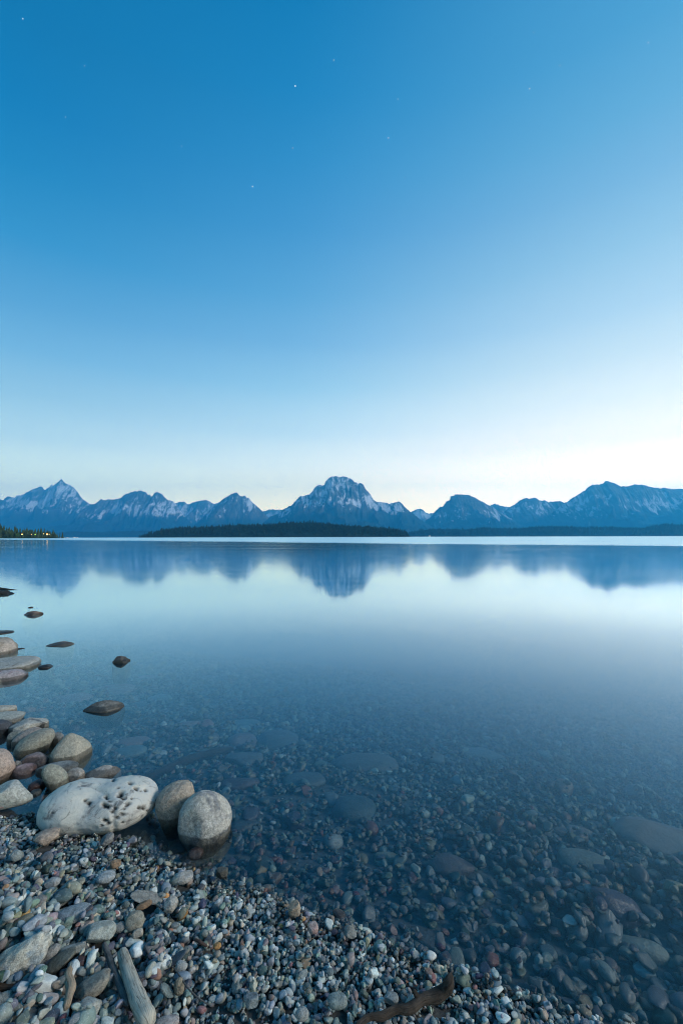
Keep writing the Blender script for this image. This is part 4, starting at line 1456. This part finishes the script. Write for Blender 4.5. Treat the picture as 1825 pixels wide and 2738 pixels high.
def tube(name, pts, rad, mat, S=14, seed=0, lump=0.10, sub=14, parent=None):
    P = np.array(pts, float)
    rad = np.array(rad, float)
    t = np.linspace(0, len(P) - 1, (len(P) - 1) * sub + 1)
    idx = np.clip(t.astype(int), 0, len(P) - 2)
    f = t - idx

    def cr(A):
        A = np.concatenate([[2 * A[0] - A[1]], A, [2 * A[-1] - A[-2]]])
        p0, p1, p2, p3 = A[idx], A[idx + 1], A[idx + 2], A[idx + 3]
        ff = f[:, None] if A.ndim > 1 else f
        return 0.5 * (2 * p1 + (p2 - p0) * ff + (2 * p0 - 5 * p1 + 4 * p2 - p3) * ff ** 2 + (3 * p1 - p0 - 3 * p2 + p3) * ff ** 3)
    C, Rr = cr(P), np.maximum(cr(rad), 0.0004)
    # rounded ends
    ln = np.concatenate([[0], np.cumsum(np.linalg.norm(np.diff(C, axis=0), axis=1))])
    for e, r_ in ((ln, Rr[0]), (ln[-1] - ln, Rr[-1])):
        q = np.clip(e / (r_ * 1.3), 0.02, 1)
        Rr = Rr * np.sqrt(1 - (1 - q) ** 2)
    T = np.gradient(C, axis=0)
    T /= np.linalg.norm(T, axis=1)[:, None]
    up = np.array([0, 0, 1.0])
    A = np.cross(T, up)
    A /= np.linalg.norm(A, axis=1)[:, None] + 1e-9
    B = np.cross(A, T)
    V, uv = [], []
    n = len(C)
    L = np.concatenate([[0], np.cumsum(np.linalg.norm(np.diff(C, axis=0), axis=1))])
    for i in range(n):
        for k in range(S):
            a = k * 2 * math.pi / S
            V.append(C[i] + (A[i] * math.cos(a) + B[i] * math.sin(a)) * Rr[i])
            uv.append((L[i] * 10, k / S))
    V = np.array(V)
    nz = fbm(np.stack([np.array([q[0] for q in uv]) * 0.7, np.cos(np.array([q[1] for q in uv]) * 6.28), np.sin(np.array([q[1] for q in uv]) * 6.28)], 1) * 1.3 + seed, seed, 3)
    ctr = np.repeat(C, S, 0)
    n2 = fbm(V * 55 + seed, seed + 3, 3)
    V = ctr + (V - ctr) * (1 + lump * nz + lump * 0.6 * n2)[:, None]
    Fc, UV = [], []
    for i in range(n - 1):
        for k in range(S):
            k2 = (k + 1) % S
            Fc.append((i * S + k, i * S + k2, (i + 1) * S + k2, (i + 1) * S + k))
            u0, u1 = L[i] * 10, L[i + 1] * 10
            UV += [(u0, k / S), (u0, (k + 1) / S), (u1, (k + 1) / S), (u1, k / S)]
    Fc.append(tuple(range(S))[::-1])
    UV += [(0, 0)] * S
    Fc.append(tuple(range((n - 1) * S, n * S)))
    UV += [(L[-1] * 10, 0)] * S
    me = bpy.data.meshes.new(name)
    me.from_pydata([tuple(v) for v in V], [], Fc)
    me.polygons.foreach_set('use_smooth', [True] * len(me.polygons))
    ul = me.uv_layers.new(name='UVMap')
    ul.data.foreach_set('uv', np.array(UV, np.float32).ravel())
    me.materials.append(mat)
    return link(name, me, parent)


def stick(name, label, pxs, mat, lift=0.5, dz=0.036, cat='driftwood', seed=0, lump=0.1, S=14):
    """pxs: (picture x, y, thickness px, extra height) along the stick, lying on the ground"""
    pts, rad = [], []
    for q in pxs:
        px, py, w = q[:3]
        ex = q[3] if len(q) > 3 else 0.0
        x, y, z = hit(px, py, dz)
        r = w / 2 * y / F
        x, y, z = hit(px, py, dz + r * lift + ex)
        pts.append((x, y, z + dz + r * lift + ex))
        rad.append(r)
        FOOT.append((x, y, r * 0.8, r * 0.8))
    for a, b, ra in zip(pts[:-1], pts[1:], rad):
        for t in (0.25, 0.5, 0.75):
            FOOT.append((a[0] + (b[0] - a[0]) * t, a[1] + (b[1] - a[1]) * t, ra * 0.8, ra * 0.8))
    o = tube(name, pts, rad, mat, S, seed, lump)
    tag(o, label, cat)
    return o


PALEWOOD = wood_mat2((0.56, 0.51, 0.41), (0.36, 0.34, 0.29), 1)
DARKWOOD = wood_mat2((0.10, 0.10, 0.10), (0.18, 0.175, 0.165), 2)
TANWOOD = wood_mat2((0.48, 0.36, 0.24), (0.34, 0.27, 0.20), 3)
ROOTWOOD = wood_mat2((0.03, 0.024, 0.02), (0.085, 0.068, 0.055), 4)
REDWOOD = wood_mat2((0.14, 0.08, 0.065), (0.09, 0.06, 0.05), 5)
BLACKWOOD = wood_mat2((0.02, 0.018, 0.016), (0.045, 0.038, 0.032), 6)
stick('driftwood', 'thick pale weathered driftwood pole in the lower left', [(325, 2541, 26), (333, 2570, 30), (345, 2610, 33), (360, 2652, 37), (378, 2695, 42), (402, 2745, 50)], PALEWOOD, 0.9, seed=1, lump=0.16)
stick('driftwood', 'thin dark stick lying left of the pale driftwood pole', [(277, 2522, 11), (291, 2560, 16), (305, 2598, 18), (322, 2640, 18), (342, 2690, 18)], DARKWOOD, 0.7, seed=2)
stick('driftwood', 'short tan knobbly driftwood piece bent in the middle', [(187, 2588, 15), (181, 2612, 20), (190, 2640, 24), (183, 2668, 20), (175, 2700, 19)], TANWOOD, 0.9, seed=3, lump=0.14, dz=0.05)
root = stick('driftwood', 'dark gnarled root rising from the gravel at the bottom', [(950, 2750, 22), (985, 2722, 17), (1022, 2716, 20), (1058, 2700, 17), (1096, 2696, 24), (1132, 2672, 22), (1166, 2664, 30), (1192, 2646, 27, 0.012), (1201, 2624, 22, 0.03), (1206, 2602, 9, 0.042)], ROOTWOOD, 0.8, seed=4, lump=0.3)
for q0, q1, w0, h1 in [((1118, 2682), (1104, 2668), 15, 0.012), ((1180, 2652), (1204, 2650), 14, 0.012)]:
    a, b = hit(*q0, 0.04), hit(*q1, 0.04)
    r0 = w0 / 2 * a[1] / F
    tube('root_stub', [(a[0], a[1], a[2] + 0.045), ((a[0] + b[0]) / 2, (a[1] + b[1]) / 2, a[2] + 0.048 + h1 * 0.4), (b[0], b[1], a[2] + 0.045 + h1)], [r0, r0 * 0.8, r0 * 0.45], ROOTWOOD, 10, int(q0[0]), 0.25, 5, root)
stick('twig', 'thin curved grey twig on the gravel right of the driftwood', [(462, 2585, 3.5, .012), (483, 2614, 4, .015), (500, 2640, 4, .016), (528, 2668, 4, .014), (562, 2690, 3, .012)], DARKWOOD, 0.8, cat='twig', seed=5, S=8)
stick('twig', 'short reddish brown twig among pebbles', [(520, 2512, 6, .008), (536, 2521, 8, .010), (555, 2532, 5, .008)], REDWOOD, 0.8, cat='twig', seed=6, S=8)
stick('twig', 'dark flat stick at the left edge below the marbled stone', [(-20, 2640, 14), (20, 2642, 16), (50, 2645, 16), (82, 2652, 9)], ROOTWOOD, 0.8, cat='twig', seed=7)
o = stick('sunken_log', 'dark reddish log lying under water behind the boulders', [(345, 2096, 12), (390, 2082, 22), (440, 2060, 24), (490, 2038, 25), (540, 2022, 24), (590, 2010, 24), (625, 2004, 14)], REDWOOD, 0.7, cat='log', seed=8, dz=0.01)


def snag():
    """forked dead branch and a knot of weed at the far left of the water"""
    def w(px, py, z):
        x, y = on_plane(px, py, z)
        return (x, y, z)
    a = on_plane(0, 1577, 0)
    Y = a[1]

    def at(px, py, dy=0.0):
        tx, tz = ray(px, py)
        return (tx * (Y + dy), Y + dy, CAMH + tz * (Y + dy))
    o = tube('dead_branch', [at(-90, 1566, 0.3), at(-40, 1570, 0.2), at(0, 1573.5, 0.1), at(28, 1577, 0), at(57, 1579.5, -0.05)], [0.032, 0.027, 0.022, 0.017, 0.006], BLACKWOOD, 10, 11)
    tag(o, 'forked dead branch sticking out over the water at the left edge', 'branch')
    tube('side_branch', [at(30, 1577.5, 0), at(22, 1582, 0.0), at(10, 1588, 0.05)], [0.014, 0.016, 0.016], BLACKWOOD, 8, 12, parent=o)
    x, y = on_plane(-5, 1591, 0)
    V, Fc = shape_rock(77, 4, 0, 0.35)
    V = V * (1 + 0.14 * fbm(V * 6, 5, 3))[:, None]
    me = mesh('rock', V * np.array([0.20, 0.11, 0.085]), Fc, rock_mat((0.014, 0.014, 0.014), (0.03, 0.03, 0.028), 12, speckle=0.7))
    o = link('rock', me, loc=(x - 0.05, y + 0.14, -0.03))
    tag(o, 'ragged black rock under the forked branch at the left edge', 'rock')


snag()


def rootlets():
    r = np.random.default_rng(4)
    N = Nodes('dry_root')
    N.bsdf((0.36, 0.28, 0.19), 0.9)
    x, y, z = hit(128, 2490, 0.02)
    base = link('dry_rootlets', None, loc=(x, y, z + 0.012))
    tag(base, 'tangle of thin dry tan rootlets on the left gravel', 'roots')
    for k in range(9):
        p = np.array([r.normal(0, 0.012), r.normal(0, 0.012), 0.0])
        d = np.array([r.normal(0, 1), r.normal(0, 1), 0.9])
        pts, rad = [p.copy()], [0.0010]
        L = r.uniform(0.04, 0.10)
        for s in range(5):
            d = d + r.normal(0, 0.55, 3) - np.array([0, 0, 0.32])
            p = p + d / np.linalg.norm(d) * L / 5
            p[2] = max(p[2], 0.002)
            pts.append(p.copy())
            rad.append(0.0010 * (1 - s / 7))
        tube('rootlet', pts, rad, N.mat, 5, k, 0.0, 4, base)


rootlets()

# ------------------------------------------------------------------ pebbles
PM = pebble_mat()
protos = []
for k in range(16):
    r = np.random.default_rng(900 + k)
    V, Fc = ico(3 if k < 16 else 2)
    ang = k % 8 > 2
    pw = r.uniform(2.0, 2.5)
    n = (np.abs(V) ** pw).sum(1) ** (1 / pw)
    V = V / n[:, None]
    V = V * (1 + r.uniform(0.08, 0.2) * fbm(V * 1.1 + k * 7.7, 800 + k, 2))[:, None]
    for _ in range(r.integers(6, 11) if ang else r.integers(1, 4)):
        d = r.normal(size=3)
        d /= np.linalg.norm(d)
        c = r.uniform(0.55, 0.85)
        h = V @ d
        V = V - np.outer(np.where(h > c, (h - c) * (0.97 if ang else 0.85), 0), d)
    V[:, 0] *= 1 + 0.25 * V[:, 1] * r.uniform(-1, 1)
    mn, mx = V.min(0), V.max(0)
    V = (V - (mn + mx) / 2) / ((mx - mn) / 2)
    V = V * (1 + 0.02 * fbm(V * 4 + k, 850 + k, 2))[:, None]
    protos.append(mesh('pebble', V, Fc, PM))
pcol = bpy.data.collections.new('pebble_shapes')
for k, me in enumerate(protos):
    pcol.objects.link(bpy.data.objects.new('pebble_shape_%02d' % k, me))

PAL_BEACH = [((0.24, 0.27, 0.28), 5), ((0.17, 0.20, 0.21), 5), ((0.33, 0.35, 0.34), 4), ((0.46, 0.46, 0.43), 3), ((0.09, 0.105, 0.115), 4), ((0.19, 0.235, 0.215), 3),
             ((0.27, 0.215, 0.20), 1.6), ((0.38, 0.31, 0.23), 1.7), ((0.30, 0.28, 0.23), 2), ((0.30, 0.15, 0.12), 0.5), ((0.42, 0.21, 0.09), 0.07), ((0.58, 0.57, 0.54), 0.9)]
PAL_BED = [((0.20, 0.23, 0.24), 5), ((0.13, 0.155, 0.165), 5), ((0.30, 0.33, 0.32), 3), ((0.50, 0.52, 0.49), 1.5), ((0.085, 0.10, 0.11), 5), ((0.16, 0.21, 0.19), 3),
           ((0.24, 0.155, 0.145), 3.4), ((0.32, 0.23, 0.15), 1.8), ((0.26, 0.24, 0.17), 1.5), ((0.32, 0.11, 0.085), 1.1), ((0.6, 0.62, 0.6), 0.5)]
RES = 0.003
X0, X1, Y0, Y1 = -4.3, 4.5, 0.45, 5.6
nxg, nyg = int((X1 - X0) / RES), int((Y1 - Y0) / RES)
cx_ = X0 + np.arange(0, nxg, 8) * RES
cy_ = Y0 + np.arange(0, nyg, 8) * RES
CXX, CYY = np.meshgrid(cx_, cy_)
Hc = ground(CXX, CYY)
Sc = shore_dist(CXX, CYY)
H = np.kron(Hc, np.ones((8, 8)))[:nyg, :nxg].astype(np.float32)
S_ = np.kron(Sc, np.ones((8, 8)))[:nyg, :nxg].astype(np.float32)
nyg, nxg = H.shape
BLOCK = np.zeros_like(H, bool)
yy_, xx_ = None, None
for fx, fy, ra, rb in FOOT:
    i0, i1 = int((fx - ra - X0) / RES), int((fx + ra - X0) / RES) + 1
    j0, j1 = int((fy - rb - Y0) / RES), int((fy + rb - Y0) / RES) + 1
    i0, i1, j0, j1 = max(i0, 0), min(i1, nxg), max(j0, 0), min(j1, nyg)
    if i0 >= i1 or j0 >= j1:
        continue
    jj, ii = np.mgrid[j0:j1, i0:i1]
    m = ((X0 + ii * RES - fx) / ra) ** 2 + ((Y0 + jj * RES - fy) / rb) ** 2 < 1
    BLOCK[j0:j1, i0:i1] |= m


def pick(pal, n, r, gain=1.0):
    w = np.array([p[1] for p in pal])
    c = np.array([p[0] for p in pal])[r.choice(len(pal), n, p=w / w.sum())]
    c = c * np.array([0.93, 1.0, 1.02])
    v = r.uniform(0.5, 1.5, n)[:, None]
    return np.clip(c * v * gain + r.normal(0, 0.012, (n, 3)), 0.02, 0.75)


def deposit(n, land_, mean_fn, spread, seed, tiltmax, dens=None):
    """drop n stones one by one onto the height map; each settles on what lies there already"""
    r = np.random.default_rng(seed)
    out = []
    # candidate positions inside the field of view (with a margin)
    cnt = 0
    while cnt < n:
        m = 4000
        Y = r.uniform(Y0 + 0.05, Y1 - 0.1, m) if not land_ else r.uniform(Y0 + 0.05, 2.1, m)
        X = r.uniform(-1, 1, m) * (0.83 * Y + 0.50)
        keep = r.random(m) < (0.83 * Y + 0.50) / (0.83 * Y1 + 0.50) if not land_ else r.random(m) < (0.83 * Y + 0.50) / 2.3
        X, Y = X[keep], Y[keep]
        if dens is not None:
            kp = r.random(len(X)) < dens(X, Y)
            X, Y = X[kp], Y[kp]
        dm = mean_fn(X, Y) * np.exp(r.normal(0, spread, len(X)))
        for x, y, d in zip(X, Y, dm):
            i, j = int((x - X0) / RES), int((y - Y0) / RES)
            if i < 3 or j < 3 or i >= nxg - 3 or j >= nyg - 3:
                continue
            s = S_[j, i]
            if (s > -0.012) != land_ or BLOCK[j, i]:
                continue
            d = min(max(d, 0.0045), 0.095 if not land_ else 0.040)
            a = d / 2 * r.uniform(1.0, 1.45)
            b = d / 2 * r.uniform(0.8, 1.05)
            c = d / 2 * r.uniform(0.5, 0.9)
            rr = 0.5 * (a + b)
            k = max(1, int(rr / RES))
            j0, j1, i0, i1 = max(j - k, 0), min(j + k + 1, nyg), max(i - k, 0), min(i + k + 1, nxg)
            P = H[j0:j1, i0:i1]
            zb = float(P.mean()) * 0.75 + float(P.max()) * 0.25
            tx, ty = r.normal(0, tiltmax), r.normal(0, tiltmax)
            ce = math.sqrt(c * c + (a * math.sin(ty)) ** 2 + (b * math.sin(tx)) ** 2)
            ce = min(ce, a)
            z = zb + ce * (0.25 if land_ else 0.45)
            if not land_ and z + ce > (-0.006 if s < -0.03 else 0.010):
                continue
            jj, ii = np.mgrid[j0 - j:j1 - j, i0 - i:i1 - i]
            q = 1 - ((ii * RES) ** 2 + (jj * RES) ** 2) / (rr * rr)
            top = z + ce * np.sqrt(np.clip(q, 0, 1))
            H[j0:j1, i0:i1] = np.where(q > 0, np.maximum(P, top), P)
            out.append((x, y, z, a, b, c, tx, ty, r.uniform(0, 6.2832)))
            cnt += 1
            if cnt >= n:
                break
    return np.array(out)


def beach_mean(X, Y):
    left = np.clip((-0.25 - X) / 0.5, 0, 1)
    near = np.clip((1.35 - Y) / 0.4, 0, 1)
    return 0.0079 + 0.0095 * left * near + 0.001 * near


def bed_mean(X, Y):
    return 0.0165 + 0.012 * np.clip((X + 0.1) / 0.9, 0, 1) * np.clip((2.0 - Y) / 0.8, 0, 1) + 0.010 * np.clip((Y - 1.6) / 2.0, 0, 1)


Hb = H.copy()
pb = [deposit(12000, True, lambda X, Y: 0.0058 + 0 * X, 0.2, 20, 0.5), deposit(27000, True, beach_mean, 0.40, 21, 0.5)]
q = (S_ > 0.05) & ~BLOCK
print('RISE', (H - Hb)[q & (H > Hb)].mean(), np.quantile((H - Hb)[q], [.1, .5, .9]))
pu = [deposit(23000, False, bed_mean, 0.42, 22, 0.25),
      deposit(470, False, lambda X, Y: 0.055 + 0 * X, 0.3, 23, 0.15),
      deposit(9000, False, lambda X, Y: bed_mean(X, Y) * 0.85, 0.35, 24, 0.28, dens=lambda X, Y: np.clip(1.7 - Y / 2.4, 0.08, 1))]


def shown_size(A):
    """picture size of each stone, 0 outside the frame"""
    u = CX + F * A[:, 0] / A[:, 1]
    w = HY - F * (A[:, 2] - CAMH) / A[:, 1]
    s = A[:, 3] * A[:, 4] / A[:, 1] ** 2
    return np.where((u > 5) & (u < 1820) & (w < 2730), s, 0)


def scatter(parent, A, pal, seed, label, gain=1.0):
    r = np.random.default_rng(seed)
    n = len(A)
    col = pick(pal, n, r, gain)
    idx = r.integers(0, len(protos), n)
    order = np.argsort(-shown_size(A))
    single = order[:300]
    rest = order[300:]
    for k in single:
        x, y, z, a, b, c, tx, ty, yaw = A[k]
        o = bpy.data.objects.new('pebble', protos[idx[k]])
        o.location = (x, y, z)
        o.scale = (a, b, c)
        o.rotation_euler = (tx, ty, yaw)
        o['col'] = [float(q) for q in col[k]] + [1.0]
        o.parent = parent
        COL.objects.link(o)
    me = bpy.data.meshes.new('gravel')
    B = A[rest]
    me.vertices.add(len(B))
    me.vertices.foreach_set('co', B[:, :3].astype(np.float32).ravel())

    def attr(nm, typ, key, data):
        at = me.attributes.new(nm, typ, 'POINT')
        at.data.foreach_set(key, data)
    attr('rot', 'FLOAT_VECTOR', 'vector', B[:, 6:9].astype(np.float32).ravel())
    attr('siz', 'FLOAT_VECTOR', 'vector', B[:, 3:6].astype(np.float32).ravel())
    attr('idx', 'INT', 'value', idx[rest].astype(np.int32))
    c4 = np.ones((len(B), 4), np.float32)
    c4[:, :3] = col[rest]
    attr('col', 'FLOAT_COLOR', 'color', c4.ravel())
    o = link('gravel', me, parent)
    me.materials.append(PM)
    tag(o, label, kind='stuff')
    md = o.modifiers.new('pebbles', 'NODES')
    md.node_group = GN
    return o


GN = bpy.data.node_groups.new('scatter_pebbles', 'GeometryNodeTree')
GN.interface.new_socket('Geometry', in_out='INPUT', socket_type='NodeSocketGeometry')
GN.interface.new_socket('Geometry', in_out='OUTPUT', socket_type='NodeSocketGeometry')
_in = GN.nodes.new('NodeGroupInput')
_out = GN.nodes.new('NodeGroupOutput')
_iop = GN.nodes.new('GeometryNodeInstanceOnPoints')
_ci = GN.nodes.new('GeometryNodeCollectionInfo')
_ci.inputs['Collection'].default_value = pcol
_ci.inputs['Separate Children'].default_value = True
_ci.inputs['Reset Children'].default_value = True


def named(nm, typ):
    nd = GN.nodes.new('GeometryNodeInputNamedAttribute')
    nd.data_type = typ
    nd.inputs['Name'].default_value = nm
    return nd.outputs['Attribute']


_e2r = GN.nodes.new('FunctionNodeEulerToRotation')
GN.links.new(named('rot', 'FLOAT_VECTOR'), _e2r.inputs[0])
GN.links.new(_in.outputs[0], _iop.inputs['Points'])
GN.links.new(_ci.outputs[0], _iop.inputs['Instance'])
_iop.inputs['Pick Instance'].default_value = True
GN.links.new(named('idx', 'INT'), _iop.inputs['Instance Index'])
GN.links.new(_e2r.outputs[0], _iop.inputs['Rotation'])
GN.links.new(named('siz', 'FLOAT_VECTOR'), _iop.inputs['Scale'])
GN.links.new(_iop.outputs[0], _out.inputs[0])

scatter(beach, np.concatenate(pb), PAL_BEACH, 31, 'small mixed grey gravel of the beach', 0.86)
scatter(bed, np.concatenate(pu), PAL_BED, 32, 'mixed pebbles covering the lake bed', 0.74)

# ------------------------------------------------------------------ first stars
STAR = glow_mat((0.9, 0.96, 1.0), 1.0)
star_me = mesh('star', ico(1)[0], ico(1)[1], STAR)
for px, py, s in [(61, 49, .8), (892, 160, .8), (789, 229, 1.2), (1415, 236, .9), (1496, 174, .7), (1732, 113, .8), (1063, 264, .7), (1038, 368, .9), (782, 395, .7),
                  (675, 498, 1.2), (485, 390, .6), (226, 175, .6), (1426, 86, .6), (497, 1122, .6), (1650, 881, .8), (1432, 943, .7), (1797, 831, .6), (1081, 474, .6), (175, 312, .6), (769, 702, .5)]:
    tx, tz = ray(px, py)
    d = Vector((tx, 1, tz)).normalized() * 60000
    o = link('star', star_me, loc=d)
    o.scale = (58 * s,) * 3
    named_ = {789: 'brightest star, high in the sky left of centre', 675: 'second bright star, lower and left of the brightest star', 61: 'lone star in the top left corner of the sky',
              1797: 'star lowest at the right edge of the sky', 497: 'star hanging lowest above the twin domed mountain'}
    tag(o, named_.get(px, 'tiny pale star in the blue evening sky'), 'star', 'first faint stars in the evening sky')
